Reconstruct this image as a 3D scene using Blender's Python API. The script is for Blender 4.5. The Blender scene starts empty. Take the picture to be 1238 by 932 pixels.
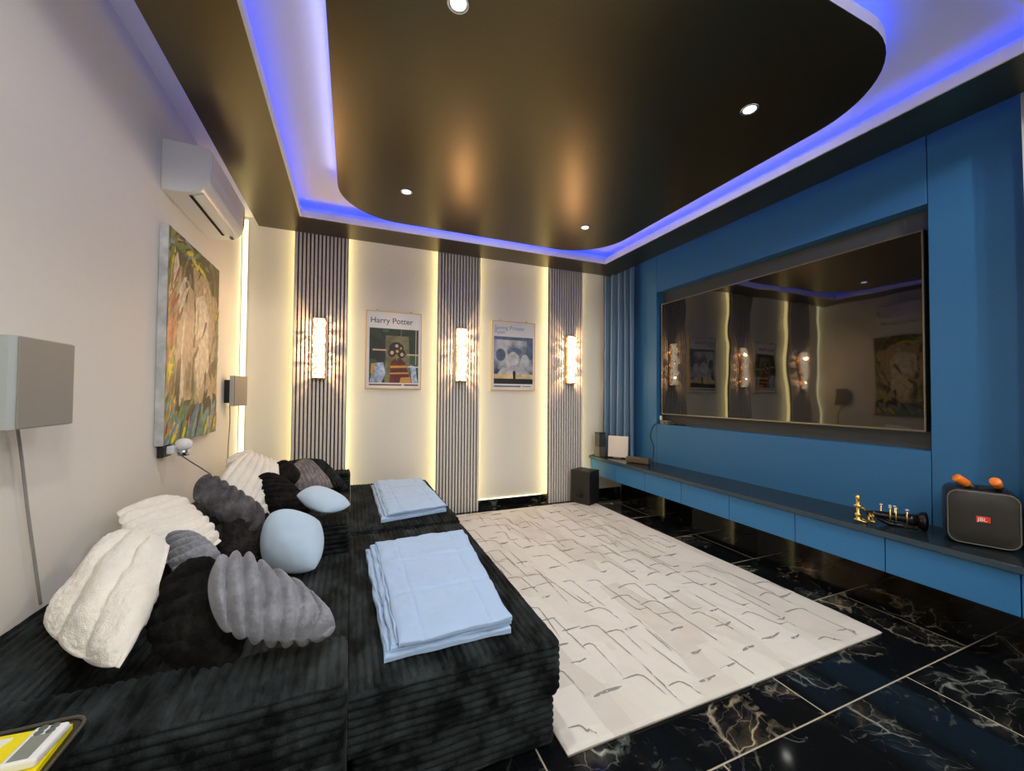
import bpy, math, random
from mathutils import Vector, Matrix, noise

random.seed(7)
sc = bpy.context.scene
COL = sc.collection
PI = math.pi

# ------------------------------------------------------------------ helpers
def s2l(c):
    return tuple(((v / 12.92) if v <= 0.04045 else ((v + 0.055) / 1.055) ** 2.4) for v in c)

def rgb(r, g, b):
    return s2l((r / 255, g / 255, b / 255))

def new_mat(name):
    m = bpy.data.materials.new(name)
    m.use_nodes = True
    nt = m.node_tree
    return m, nt, nt.nodes['Principled BSDF']

def mat(name, col, rough=0.5, metal=0.0, spec=0.5, sheen=0.0, sheen_tint=None, emit=None, estr=0.0,
        coat=0.0, nscale=0, namt=0.0, bump=0.0, bscale=200.0, trans=0.0, bdist=0.002):
    m, nt, p = new_mat(name)
    p.inputs['Base Color'].default_value = (*col, 1)
    p.inputs['Roughness'].default_value = rough
    p.inputs['Metallic'].default_value = metal
    p.inputs['Specular IOR Level'].default_value = spec
    if sheen:
        p.inputs['Sheen Weight'].default_value = sheen
        p.inputs['Sheen Roughness'].default_value = 0.45
        if sheen_tint:
            p.inputs['Sheen Tint'].default_value = (*sheen_tint, 1)
    if coat:
        p.inputs['Coat Weight'].default_value = coat
        p.inputs['Coat Roughness'].default_value = 0.05
    if trans:
        p.inputs['Transmission Weight'].default_value = trans
    if emit:
        p.inputs['Emission Color'].default_value = (*emit, 1)
        p.inputs['Emission Strength'].default_value = estr
    tc = None
    if namt or bump:
        tc = nt.nodes.new('ShaderNodeTexCoord')
    if namt:
        n = nt.nodes.new('ShaderNodeTexNoise'); n.inputs['Scale'].default_value = nscale
        n.inputs['Detail'].default_value = 4
        nt.links.new(tc.outputs['Object'], n.inputs['Vector'])
        r = nt.nodes.new('ShaderNodeValToRGB')
        r.color_ramp.elements[0].position = 0.3; r.color_ramp.elements[1].position = 0.7
        r.color_ramp.elements[0].color = (*[max(0, c * (1 - namt)) for c in col], 1)
        r.color_ramp.elements[1].color = (*[min(1, c * (1 + namt)) for c in col], 1)
        nt.links.new(n.outputs['Fac'], r.inputs['Fac'])
        nt.links.new(r.outputs['Color'], p.inputs['Base Color'])
    if bump:
        n = nt.nodes.new('ShaderNodeTexNoise'); n.inputs['Scale'].default_value = bscale
        n.inputs['Detail'].default_value = 3
        nt.links.new(tc.outputs['Object'], n.inputs['Vector'])
        b = nt.nodes.new('ShaderNodeBump'); b.inputs['Strength'].default_value = bump
        b.inputs['Distance'].default_value = bdist
        nt.links.new(n.outputs['Fac'], b.inputs['Height'])
        nt.links.new(b.outputs['Normal'], p.inputs['Normal'])
    return m

def emis(name, col, strength):
    m = bpy.data.materials.new(name); m.use_nodes = True
    nt = m.node_tree; nt.nodes.remove(nt.nodes['Principled BSDF'])
    e = nt.nodes.new('ShaderNodeEmission')
    e.inputs['Color'].default_value = (*col, 1); e.inputs['Strength'].default_value = strength
    nt.links.new(e.outputs[0], nt.nodes['Material Output'].inputs['Surface'])
    return m

class MB:
    def __init__(s):
        s.v = []; s.f = []; s.mi = []
    def add(s, vs, fs, mi=0):
        o = len(s.v); s.v += [tuple(p) for p in vs]
        s.f += [tuple(i + o for i in f) for f in fs]; s.mi += [mi] * len(fs)
    def box(s, x0, x1, y0, y1, z0, z1, mi=0, M=None, r=0.0):
        if r > 0:
            return s.rbox(x0, x1, y0, y1, z0, z1, r, mi, M)
        vs = [Vector((x, y, z)) for z in (z0, z1) for y in (y0, y1) for x in (x0, x1)]
        if M: vs = [M @ v for v in vs]
        s.add(vs, [(0, 2, 3, 1), (4, 5, 7, 6), (0, 1, 5, 4), (2, 6, 7, 3), (0, 4, 6, 2), (1, 3, 7, 5)], mi)
    def rbox(s, x0, x1, y0, y1, z0, z1, r, mi=0, M=None, seg=3):
        # box with rounded edges and corners
        lo = Vector((x0, y0, z0)); hi = Vector((x1, y1, z1))
        r = min(r, min(hi - lo) * 0.499)
        def coords(a, b):
            t = [a + r * (1 - math.cos(PI / 2 * k / seg)) * 1.0 for k in range(seg)] + [a + r]
            u = [b - (q - a) for q in reversed(t)]
            return t + u
        ax = [coords(lo[i], hi[i]) for i in range(3)]
        for d in range(3):
            for sgn in (0, 1):
                a, b = [(1, 2), (2, 0), (0, 1)][d]
                U, W = ax[a], ax[b]; vs = []
                for q in W:
                    for p in U:
                        P = [0, 0, 0]; P[a] = p; P[b] = q; P[d] = hi[d] if sgn else lo[d]
                        P = Vector(P)
                        c = Vector([min(max(P[i], lo[i] + r), hi[i] - r) for i in range(3)])
                        n = P - c
                        if n.length > 1e-9: P = c + n.normalized() * r
                        vs.append(M @ P if M else P)
                nu = len(U); fs = []
                for j in range(len(W) - 1):
                    for i in range(nu - 1):
                        q = (j * nu + i, j * nu + i + 1, (j + 1) * nu + i + 1, (j + 1) * nu + i)
                        fs.append(q if sgn else q[::-1])
                s.add(vs, fs, mi)
    def prism(s, poly, h, axis='z', base=0.0, mi=0):
        # poly: 2D list, extruded along an axis from base to base+h
        n = len(poly); vs = []
        for k in (0, 1):
            c = base + h * k
            for (a, b) in poly:
                vs.append({'z': (a, b, c), 'y': (a, c, b), 'x': (c, a, b)}[axis])
        fs = [tuple(range(n))[::-1], tuple(range(n, 2 * n))] + [(i, (i + 1) % n, n + (i + 1) % n, n + i) for i in range(n)]
        s.add(vs, fs, mi)
    def tube(s, pts, r, n=10, mi=0, cap=True):
        pts = [Vector(p) for p in pts]; rings = []
        for i, p in enumerate(pts):
            d = (pts[min(i + 1, len(pts) - 1)] - pts[max(i - 1, 0)]).normalized()
            a = d.orthogonal().normalized() if i == 0 else (rings[-1][1] - d * rings[-1][1].dot(d)).normalized()
            b = d.cross(a); rr = r[i] if isinstance(r, (list, tuple)) else r
            rings.append(([p + (a * math.cos(2 * PI * k / n) + b * math.sin(2 * PI * k / n)) * rr for k in range(n)], a))
        vs = [q for R, _ in rings for q in R]; fs = []
        for i in range(len(pts) - 1):
            for k in range(n):
                fs.append((i * n + k, i * n + (k + 1) % n, (i + 1) * n + (k + 1) % n, (i + 1) * n + k))
        if cap:
            fs.append(tuple(range(n))[::-1]); fs.append(tuple(range((len(pts) - 1) * n, len(pts) * n)))
        s.add(vs, fs, mi)
    def lathe(s, prof, c, axis=Vector((0, 0, 1)), n=20, mi=0):
        axis = Vector(axis).normalized(); c = Vector(c)
        s.tube([c + axis * h for (_, h) in prof], [max(r, 1e-4) for (r, _) in prof], n, mi)
    def sphere(s, c, r, nu=20, nv=12, mi=0, sc=(1, 1, 1)):
        vs = []; c = Vector(c)
        for j in range(nv + 1):
            t = PI * j / nv
            for i in range(nu):
                a = 2 * PI * i / nu
                vs.append(c + Vector((r * sc[0] * math.sin(t) * math.cos(a), r * sc[1] * math.sin(t) * math.sin(a), r * sc[2] * math.cos(t))))
        fs = [(j * nu + i, (j + 1) * nu + i, (j + 1) * nu + (i + 1) % nu, j * nu + (i + 1) % nu) for j in range(nv) for i in range(nu)]
        s.add(vs, fs, mi)
    def grid(s, fn, nu, nv, mi=0, flip=False):
        vs = [fn(i / nu, j / nv) for j in range(nv + 1) for i in range(nu + 1)]
        w = nu + 1
        fs = [(j * w + i, j * w + i + 1, (j + 1) * w + i + 1, (j + 1) * w + i) for j in range(nv) for i in range(nu)]
        if flip: fs = [f[::-1] for f in fs]
        s.add(vs, fs, mi)
    def by_height(s, z, mi):
        for k, f in enumerate(s.f):
            if sum(s.v[i][2] for i in f) / len(f) < z: s.mi[k] = mi
    def build(s, name, mats, parent=None, smooth=False, origin=None):
        me = bpy.data.meshes.new(name)
        vs = s.v
        if origin is not None:
            o = Vector(origin); vs = [tuple(Vector(v) - o) for v in vs]
        me.from_pydata(vs, [], s.f)
        mats = mats if isinstance(mats, (list, tuple)) else [mats]
        for m in mats: me.materials.append(m)
        me.polygons.foreach_set('material_index', s.mi)
        if smooth:
            me.polygons.foreach_set('use_smooth', [True] * len(me.polygons))
        me.update()
        ob = bpy.data.objects.new(name, me); COL.objects.link(ob)
        if origin is not None: ob.location = origin
        if parent is not None:
            ob.parent = parent
            ob.matrix_parent_inverse = Matrix.Translation(-Vector(parent.location)) if parent.rotation_euler.z == 0 and parent.scale.x == 1 else parent.matrix_basis.inverted()
        return ob

def smooth_angle(ob, deg=35):
    me = ob.data
    me.polygons.foreach_set('use_smooth', [True] * len(me.polygons))
    try:
        me.set_sharp_from_angle(angle=math.radians(deg))
    except Exception:
        pass
    return ob

def tag(o, label, cat, group=None):
    o['label'] = label; o['category'] = cat
    if group: o['group'] = group
    return o

def struct(o):
    o['kind'] = 'structure'; return o

def thing(name, loc, label, cat, group=None):
    o = bpy.data.objects.new(name, None); COL.objects.link(o)
    o.location = loc; o.empty_display_size = 0.1
    return tag(o, label, cat, group)

def text_mesh(name, body, size, M, m, parent=None, extrude=0.0006, bold=0.0):
    cu = bpy.data.curves.new(name, 'FONT'); cu.body = body; cu.size = size
    cu.extrude = extrude; cu.offset = bold
    t = bpy.data.objects.new(name + '_tmp', cu); COL.objects.link(t)
    dg = bpy.context.evaluated_depsgraph_get(); dg.update()
    me = bpy.data.meshes.new_from_object(t.evaluated_get(dg))
    bpy.data.objects.remove(t)
    me.transform(M); me.materials.clear(); me.materials.append(m)
    ob = bpy.data.objects.new(name, me); COL.objects.link(ob)
    if parent is not None:
        ob.parent = parent; ob.matrix_parent_inverse = Matrix.Translation(-Vector(parent.location))
    return ob

# ------------------------------------------------------------------ dimensions (metres)
XL, XR, YB, YF = -0.966, 3.38, 4.33, -2.3      # room walls
ZC, ZR = 2.94, 2.81                              # white ceiling, underside of the dropped black ceiling
CAMZ = 1.3

# ------------------------------------------------------------------ camera
F = 475.61; W, H = 1238, 932
R = [[0.92573329, -0.37810274, 0.00749654], [0.01525948, 0.01753942, -0.99972972], [0.37786906, 0.92559748, 0.02200648]]
cam = bpy.data.cameras.new('camera'); cam.sensor_width = 36; cam.lens = F / W * 36; cam.clip_start = 0.02
co = bpy.data.objects.new('camera', cam); COL.objects.link(co)
co.matrix_world = Matrix(((R[0][0], -R[1][0], -R[2][0], 0), (R[0][1], -R[1][1], -R[2][1], 0), (R[0][2], -R[1][2], -R[2][2], CAMZ), (0, 0, 0, 1)))
sc.camera = co

# ------------------------------------------------------------------ materials
M_wall = mat('wall_paint', (0.80, 0.775, 0.72), 0.6, spec=0.3, bump=0.05, bscale=60)
M_ceil = mat('ceiling_paint', (0.86, 0.86, 0.86), 0.6)
M_lip = mat('lip_paint', (0.84, 0.83, 0.84), 0.5)
M_black = mat('black_satin_paint', (0.145, 0.12, 0.07), 0.31, metal=1.0, bump=0.02, bscale=14)
M_blue = mat('blue_lacquer', (0.032, 0.15, 0.33), 0.42, spec=0.4, bump=0.015, bscale=5)
M_drawer = mat('blue_drawer_lacquer', (0.035, 0.185, 0.42), 0.4, spec=0.4)
M_slate = mat('dark_slate_top', (0.012, 0.018, 0.022), 0.22, spec=0.5)
M_gap = mat('shadow_gap', (0.004, 0.005, 0.006), 0.9)
M_grey = mat('niche_grey', (0.055, 0.062, 0.068), 0.55)
M_slat = mat('slat_grey_laminate', (0.76, 0.71, 0.65), 0.5, nscale=40, namt=0.05)
M_felt = mat('slat_backing_felt', (0.035, 0.03, 0.028), 0.9)
M_ledwarm = emis('led_warm', (1.0, 0.79, 0.34), 5.2)
M_ledcorner = emis('led_corner', (1.0, 0.86, 0.48), 4.0)
M_ledblue = emis('led_blue', (0.01, 0.06, 1.0), 10.0)
M_ledblue2 = emis('led_blue_edge', (0.03, 0.09, 1.0), 4.0)
M_ledwhite = emis('led_cool_white', (0.85, 0.88, 1.0), 10.0)
M_plastic_w = mat('white_plastic', (0.78, 0.80, 0.80), 0.3)
M_plastic_k = mat('black_plastic', (0.012, 0.012, 0.012), 0.4)
M_plastic_g = mat('grey_plastic', (0.10, 0.10, 0.10), 0.5)
M_gold = mat('gold_metal', (0.86, 0.58, 0.16), 0.25, metal=1.0)
M_orange = mat('orange_plastic', (0.88, 0.22, 0.02), 0.4)
M_cable = mat('grey_cable', (0.30, 0.29, 0.27), 0.5)
M_wood = mat('pale_oak', (0.70, 0.46, 0.20), 0.4)

def marble(name, tiles=True):
    m, nt, p = new_mat(name)
    N = nt.nodes.new; L = nt.links.new
    tc = N('ShaderNodeTexCoord')
    mp = N('ShaderNodeMapping'); mp.inputs['Location'].default_value = (-0.058, 0.149, 0)
    L(tc.outputs['Object'], mp.inputs['Vector'])
    bk = N('ShaderNodeTexBrick')
    bk.inputs['Scale'].default_value = 1.0
    bk.inputs['Brick Width'].default_value = 1.176; bk.inputs['Row Height'].default_value = 0.588
    bk.inputs['Mortar Size'].default_value = 0.003; bk.inputs['Mortar Smooth'].default_value = 0.0
    bk.offset = 0.5; bk.inputs['Color1'].default_value = (0, 0, 0, 1); bk.inputs['Color2'].default_value = (1, 1, 1, 1)
    bk.inputs['Mortar'].default_value = (0, 0, 0, 1)
    L(mp.outputs['Vector'], bk.inputs['Vector'])
    # per tile offset so that the veins break at the joints
    mul = N('ShaderNodeVectorMath'); mul.operation = 'MULTIPLY_ADD'
    mul.inputs[1].default_value = (7.3, 5.1, 3.0)
    L(bk.outputs['Color'], mul.inputs[0]); L(tc.outputs['Object'], mul.inputs[2])
    wob = N('ShaderNodeTexNoise'); wob.inputs['Scale'].default_value = 2.2; wob.inputs['Detail'].default_value = 5
    L(mul.outputs[0], wob.inputs['Vector'])
    dis = N('ShaderNodeVectorMath'); dis.operation = 'MULTIPLY_ADD'; dis.inputs[1].default_value = (0.55, 0.55, 0.55)
    L(wob.outputs['Color'], dis.inputs[0]); L(mul.outputs[0], dis.inputs[2])
    rot = N('ShaderNodeMapping'); rot.inputs['Rotation'].default_value = (0, 0, 0.7); rot.inputs['Scale'].default_value = (1.0, 2.0, 1)
    L(dis.outputs[0], rot.inputs['Vector'])
    vo = N('ShaderNodeTexVoronoi'); vo.feature = 'DISTANCE_TO_EDGE'; vo.inputs['Scale'].default_value = 2.6
    L(rot.outputs['Vector'], vo.inputs['Vector'])
    r1 = N('ShaderNodeValToRGB'); r1.color_ramp.elements[0].position = 0.0; r1.color_ramp.elements[1].position = 0.036
    r1.color_ramp.elements[0].color = (1, 1, 1, 1); r1.color_ramp.elements[1].color = (0, 0, 0, 1)
    L(vo.outputs['Distance'], r1.inputs['Fac'])
    vo2 = N('ShaderNodeTexVoronoi'); vo2.feature = 'DISTANCE_TO_EDGE'; vo2.inputs['Scale'].default_value = 7.0
    L(rot.outputs['Vector'], vo2.inputs['Vector'])
    r2 = N('ShaderNodeValToRGB'); r2.color_ramp.elements[0].position = 0.0; r2.color_ramp.elements[1].position = 0.03
    r2.color_ramp.elements[0].color = (0.55, 0.55, 0.55, 1); r2.color_ramp.elements[1].color = (0, 0, 0, 1)
    L(vo2.outputs['Distance'], r2.inputs['Fac'])
    mask = N('ShaderNodeTexNoise'); mask.inputs['Scale'].default_value = 3.2; mask.inputs['Detail'].default_value = 6
    mask.inputs['Roughness'].default_value = 0.65
    L(dis.outputs[0], mask.inputs['Vector'])
    rm = N('ShaderNodeValToRGB'); rm.color_ramp.elements[0].position = 0.47; rm.color_ramp.elements[1].position = 0.70
    L(mask.outputs['Fac'], rm.inputs['Fac'])
    addv = N('ShaderNodeMath'); addv.operation = 'ADD'
    L(r1.outputs['Color'], addv.inputs[0]); L(r2.outputs['Color'], addv.inputs[1])
    mv = N('ShaderNodeMath'); mv.operation = 'MULTIPLY'
    L(addv.outputs[0], mv.inputs[0]); L(rm.outputs['Color'], mv.inputs[1])
    haze = N('ShaderNodeMath'); haze.operation = 'POWER'; haze.inputs[1].default_value = 2.2
    L(rm.outputs['Color'], haze.inputs[0])
    hz = N('ShaderNodeMath'); hz.operation = 'MULTIPLY_ADD'; hz.inputs[1].default_value = 0.15
    L(haze.outputs[0], hz.inputs[0]); L(mv.outputs[0], hz.inputs[2]); hz.use_clamp = True
    vc = N('ShaderNodeMix'); vc.data_type = 'RGBA'
    cn = N('ShaderNodeTexNoise'); cn.inputs['Scale'].default_value = 1.7
    L(mul.outputs[0], cn.inputs['Vector'])
    vc.inputs['A'].default_value = (0.36, 0.40, 0.36, 1); vc.inputs['B'].default_value = (0.62, 0.50, 0.34, 1)
    cr = N('ShaderNodeValToRGB'); cr.color_ramp.elements[0].position = 0.45; cr.color_ramp.elements[1].position = 0.62
    L(cn.outputs['Fac'], cr.inputs['Fac']); L(cr.outputs['Color'], vc.inputs['Factor'])
    base = N('ShaderNodeMix'); base.data_type = 'RGBA'
    base.inputs['A'].default_value = (0.0045, 0.0055, 0.0065, 1)
    L(hz.outputs[0], base.inputs['Factor']); L(vc.outputs['Result'], base.inputs['B'])
    out = base.outputs['Result']
    if tiles:
        fin = N('ShaderNodeMix'); fin.data_type = 'RGBA'; fin.inputs['B'].default_value = (0.42, 0.38, 0.30, 1)
        L(bk.outputs['Fac'], fin.inputs['Factor']); L(out, fin.inputs['A']); out = fin.outputs['Result']
    L(out, p.inputs['Base Color'])
    p.inputs['Roughness'].default_value = 0.07; p.inputs['Specular IOR Level'].default_value = 0.22
    return m

M_marble = marble('black_marble_tiles')
M_plinth = mat('black_gloss_plinth', (0.004, 0.004, 0.004), 0.05, spec=0.8)
M_skirt = marble('black_marble_skirting', False)

def velvet(name, dark, light, rough=0.85, sheen=0.5, scale=9.0):
    m, nt, p = new_mat(name)
    N = nt.nodes.new; L = nt.links.new
    tc = N('ShaderNodeTexCoord')
    a = N('ShaderNodeTexNoise'); a.inputs['Scale'].default_value = scale; a.inputs['Detail'].default_value = 5; a.inputs['Roughness'].default_value = 0.7
    mp = N('ShaderNodeMapping'); mp.inputs['Scale'].default_value = (1.0, 0.45, 1.0)
    L(tc.outputs['Object'], mp.inputs['Vector']); L(mp.outputs['Vector'], a.inputs['Vector'])
    r = N('ShaderNodeValToRGB'); r.color_ramp.elements[0].position = 0.42; r.color_ramp.elements[1].position = 0.75
    r.color_ramp.elements[0].color = (*dark, 1); r.color_ramp.elements[1].color = (*light, 1)
    L(a.outputs['Fac'], r.inputs['Fac']); L(r.outputs['Color'], p.inputs['Base Color'])
    p.inputs['Roughness'].default_value = rough; p.inputs['Specular IOR Level'].default_value = 0.12
    p.inputs['Sheen Weight'].default_value = sheen; p.inputs['Sheen Roughness'].default_value = 0.4
    p.inputs['Sheen Tint'].default_value = (*[min(1, c * 6 + 0.1) for c in light], 1)
    n = N('ShaderNodeTexNoise'); n.inputs['Scale'].default_value = 260; n.inputs['Detail'].default_value = 2
    L(tc.outputs['Object'], n.inputs['Vector'])
    b = N('ShaderNodeBump'); b.inputs['Strength'].default_value = 0.6; b.inputs['Distance'].default_value = 0.004
    L(n.outputs['Fac'], b.inputs['Height']); L(b.outputs['Normal'], p.inputs['Normal'])
    return m

M_sofa = velvet('black_corduroy', (0.002, 0.003, 0.0033), (0.047, 0.060, 0.063), sheen=0.06, scale=8.0)
M_fur_w = velvet('white_faux_fur', (0.84, 0.81, 0.74), (0.90, 0.88, 0.81), sheen=0.1, scale=20)
M_fur_g = velvet('grey_faux_fur', (0.20, 0.21, 0.24), (0.34, 0.36, 0.41), sheen=0.25, scale=16)
M_fur_d = velvet('charcoal_faux_fur', (0.06, 0.056, 0.064), (0.17, 0.165, 0.175), sheen=0.12, scale=16)
M_fur_m = velvet('taupe_faux_fur', (0.17, 0.155, 0.16), (0.36, 0.32, 0.30), sheen=0.25, scale=14)
M_fur_k = velvet('black_faux_fur', (0.004, 0.004, 0.004), (0.022, 0.020, 0.018), sheen=0.05, scale=14)
M_fur_b = velvet('brown_black_faux_fur', (0.012, 0.010, 0.010), (0.05, 0.043, 0.042), sheen=0.08, scale=14)
M_satin_k = mat('dark_satin_gusset', (0.035, 0.04, 0.045), 0.4)
M_bluefab = mat('pale_blue_fabric', (0.46, 0.60, 0.75), 0.8, sheen=0.15, bump=0.15, bscale=300)
M_quilt = mat('pale_blue_cotton', (0.38, 0.54, 0.78), 0.75, sheen=0.05, bump=0.45, bscale=16, bdist=0.008)
M_curtain = mat('grey_blue_curtain', (0.16, 0.26, 0.40), 0.45, sheen=0.25, bump=0.1, bscale=300)
M_curtain2 = mat('pale_grey_curtain', (0.42, 0.44, 0.44), 0.6, sheen=0.2, bump=0.1, bscale=300)

# ------------------------------------------------------------------ room shell
def simple(name, boxes, m, kind=True, **k):
    b = MB()
    for q in boxes: b.box(*q)
    o = b.build(name, m, **k)
    return struct(o) if kind else o

simple('floor', [(XL - 0.1, XR + 0.1, YF - 0.1, YB + 0.1, -0.1, 0.0)], M_marble)
simple('ceiling', [(XL - 0.1, XR + 0.1, YF - 0.1, YB + 0.1, ZC, ZC + 0.1)], M_ceil)
simple('wall_left', [(XL - 0.1, XL, YF, YB, 0, ZC)], M_wall)
simple('wall_back', [(XL - 0.1, XR + 0.1, YB, YB + 0.1, 0, ZC)], M_wall)
simple('wall_right', [(XR, XR + 0.1, YF, YB, 0, ZC)], M_wall)
simple('wall_front', [(XL - 0.1, XR + 0.1, YF - 0.1, YF, 0, ZC)], M_wall)
simple('baseboard_back', [(-0.04, 0.90, YB - 0.014, YB, 0, 0.083), (1.28, 2.24, YB - 0.014, YB, 0, 0.083), (2.62, 3.33, YB - 0.014, YB, 0, 0.083)], M_skirt)
simple('baseboard_right', [(3.335, XR, -1.0, YB - 0.02, 0.0, 0.28)], M_plinth)

# dropped black ceiling ring with its white lip, LED channels behind
RX0, RX1, RY0, RY1 = -0.80, 3.05, 0.10, 4.15       # outer edge
HX0, HX1, HY0, HY1 = -0.42, 2.69, 0.63, 3.77       # inner edge
b = MB()
def ring(b, ox0, ox1, oy0, oy1, ix0, ix1, iy0, iy1, z0, z1, mi=0):
    O = [(ox0, oy0), (ox1, oy0), (ox1, oy1), (ox0, oy1)]; I = [(ix0, iy0), (ix1, iy0), (ix1, iy1), (ix0, iy1)]
    vs = [(x, y, z) for z in (z0, z1) for (x, y) in O + I]
    fs = []
    for k in range(4):
        j = (k + 1) % 4
        fs += [(k, k + 4, j + 4, j), (8 + k, 8 + j, 12 + j, 12 + k), (k, j, 8 + j, 8 + k), (4 + k, 12 + k, 12 + j, 4 + j)]
    b.add(vs, fs, mi)
e = 0.012
ring(b, RX0, RX1, RY0, RY1, HX0 - e, HX1 + e, HY0 - e, HY1 + e, ZR, ZR + 0.025, 0)
ring(b, RX0, RX1, RY0, RY1, RX0 + e, RX1 - e, RY0 + e, RY1 - e, ZR + 0.025, ZR + 0.05, 0)
ring_ob = struct(b.build('trim_1', M_black))
b = MB()
ring(b, HX0 - e, HX1 + e, HY0 - e, HY1 + e, HX0, HX1, HY0, HY1, ZR + 0.0005, ZR + 0.055)
lip = b.build('white_lip', M_lip, ring_ob)
lip['label'] = 'white painted inner lip'
b = MB()
ring(b, RX0 + 0.10, RX1 - 0.10, RY0 + 0.10, RY1 - 0.10, HX0 - 0.10, HX1 + 0.10, HY0 - 0.10, HY1 + 0.10, ZR + 0.025, ZC)
b.build('cove_backing', M_ceil, ring_ob)['label'] = 'white backing behind the light channel'
b = MB()
g = 0.045
ring(b, HX0 - g - 0.012, HX1 + g + 0.012, HY0 - g - 0.012, HY1 + g + 0.012, HX0 - g, HX1 + g, HY0 - g, HY1 + g, ZR + 0.026, ZR + 0.036)
b.build('led_strip', M_ledblue, ring_ob)['label'] = 'blue light strip inside the ceiling cove'
b = MB()
g = 0.05
ring(b, RX0 + g, RX1 - g, RY0 + g, RY1 - g, RX0 + g + 0.012, RX1 - g - 0.012, RY0 + g + 0.012, RY1 - g - 0.012, ZR + 0.026, ZR + 0.036)
b.build('edge_led_strip', M_ledblue2, ring_ob)['label'] = 'blue light strip along the outer edge'

# floating centre panel with rounded corners
def cove_fill(name, c, length, rz, watts, parent):
    l = bpy.data.lights.new(name, 'AREA'); l.shape = 'RECTANGLE'; l.size = length; l.size_y = 0.012
    l.energy = watts; l.color = (1.0, 0.96, 0.93); l.spread = math.radians(60)
    o = bpy.data.objects.new(name, l); COL.objects.link(o)
    # added white fill light, not a fitting: points outwards and up at the white ceiling
    o.matrix_world = Matrix.Translation(c) @ Matrix.Rotation(rz, 4, 'Z') @ Matrix.Rotation(math.radians(90 + 38), 4, 'X')
    o.parent = parent
PX0, PX1, PY0, PY1, PR = -0.115, 2.44, 0.905, 3.585, 0.50
def rrect(x0, x1, y0, y1, r, n=14):
    out = []
    for (cx, cy, a0) in ((x1 - r, y1 - r, 0), (x0 + r, y1 - r, 90), (x0 + r, y0 + r, 180), (x1 - r, y0 + r, 270)):
        for k in range(n + 1):
            a = math.radians(a0 + 90 * k / n); out.append((cx + r * math.cos(a), cy + r * math.sin(a)))
    return out
b = MB(); o_ = rrect(PX0, PX1, PY0, PY1, PR)
b.prism(o_, 0.055, 'z', ZR + 0.002)
i_ = rrect(PX0 + 0.10, PX1 - 0.10, PY0 + 0.10, PY1 - 0.10, PR - 0.1)
panel = b.build('trim_2', [M_lip])
b = MB(); b.prism(rrect(PX0, PX1, PY0, PY1, PR), 0.002, 'z', ZR)
struct(panel)
b.build('black_underside', M_black, panel)['label'] = 'black satin underside'
b = MB(); b.prism(i_, ZC - ZR - 0.057, 'z', ZR + 0.057); b.build('hanger_block', M_ceil, panel)
b = MB()
n = len(o_); oo = rrect(PX0 + 0.045, PX1 - 0.045, PY0 + 0.045, PY1 - 0.045, PR - 0.045); ii = rrect(PX0 + 0.057, PX1 - 0.057, PY0 + 0.057, PY1 - 0.057, PR - 0.057)
vs = [(x, y, z) for z in (ZR + 0.058, ZR + 0.066) for (x, y) in oo + ii]; fs = []
for k in range(n):
    j = (k + 1) % n
    fs += [(k, n + k, n + j, j), (2 * n + k, 2 * n + j, 3 * n + j, 3 * n + k), (k, j, 2 * n + j, 2 * n + k), (n + k, 3 * n + k, 3 * n + j, n + j)]
b.add(vs, fs); b.build('led_strip', M_ledblue, panel)['label'] = 'blue light strip on top of the floating panel'

zc_ = ZR + 0.068
LW = 0.22
cove_fill('added_cove_fill', (PX0 + 0.02, (PY0 + PY1) / 2, zc_), PY1 - PY0 - 0.9, PI / 2, LW * 0.9, panel)
cove_fill('added_cove_fill', (PX1 - 0.02, (PY0 + PY1) / 2, zc_), PY1 - PY0 - 0.9, -PI / 2, LW * 5, panel)
cove_fill('added_cove_fill', ((PX0 + PX1) / 2, PY1 - 0.02, zc_), PX1 - PX0 - 0.9, 0.0, LW * 3, panel)
cove_fill('added_cove_fill', ((PX0 + PX1) / 2, PY0 + 0.02, zc_), PX1 - PX0 - 0.9, PI, LW * 3, panel)

# ------------------------------------------------------------------ downlights
M_chrome = mat('satin_chrome', (0.7, 0.72, 0.75), 0.25, metal=1.0)
M_bulb = emis('downlight_bulb', (0.88, 0.94, 1.0), 5.0)
def downlight(x, y, z, watts, label, group='recessed ceiling downlights', blend=1.0, wide=125):
    t = thing('downlight', (x, y, z), label, 'ceiling light', group)
    b = MB(); prof = [(0.030, 0), (0.043, 0.0), (0.045, -0.003), (0.040, -0.006), (0.031, -0.004), (0.030, 0.0)]
    n = 28
    vs = [(x + r * math.cos(2 * PI * k / n), y + r * math.sin(2 * PI * k / n), z + h) for (r, h) in prof for k in range(n)]
    fs = [(i * n + k, i * n + (k + 1) % n, (i + 1) * n + (k + 1) % n, (i + 1) * n + k) for i in range(len(prof) - 1) for k in range(n)]
    b.add(vs, fs); b.build('trim_ring', M_chrome, t, True)
    b = MB(); b.prism([(x + 0.029 * math.cos(2 * PI * k / n), y + 0.029 * math.sin(2 * PI * k / n)) for k in range(n)], 0.002, 'z', z - 0.004)
    b.build('lens', M_bulb, t)
    l = bpy.data.lights.new('downlight_beam', 'SPOT'); l.energy = watts; l.color = (1.0, 0.955, 0.89)
    l.spot_size = math.radians(wide); l.spot_blend = blend; l.shadow_soft_size = 0.035
    lo = bpy.data.objects.new('downlight_beam', l); COL.objects.link(lo); lo.location = (0, 0, -0.02); lo.parent = t
DW = 46
downlight(0.36, 3.00, ZR, DW, 'small round ceiling downlight, back left one nearer the air conditioner')
downlight(1.93, 3.01, ZR, DW, 'small round ceiling downlight, back right one nearer the curtain')
downlight(1.92, 1.42, ZR, DW, 'small round ceiling downlight, front right one, brightest and nearest the television')
downlight(0.36, 1.46, ZR, DW, 'small round ceiling downlight at the top edge of the photo')
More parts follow.
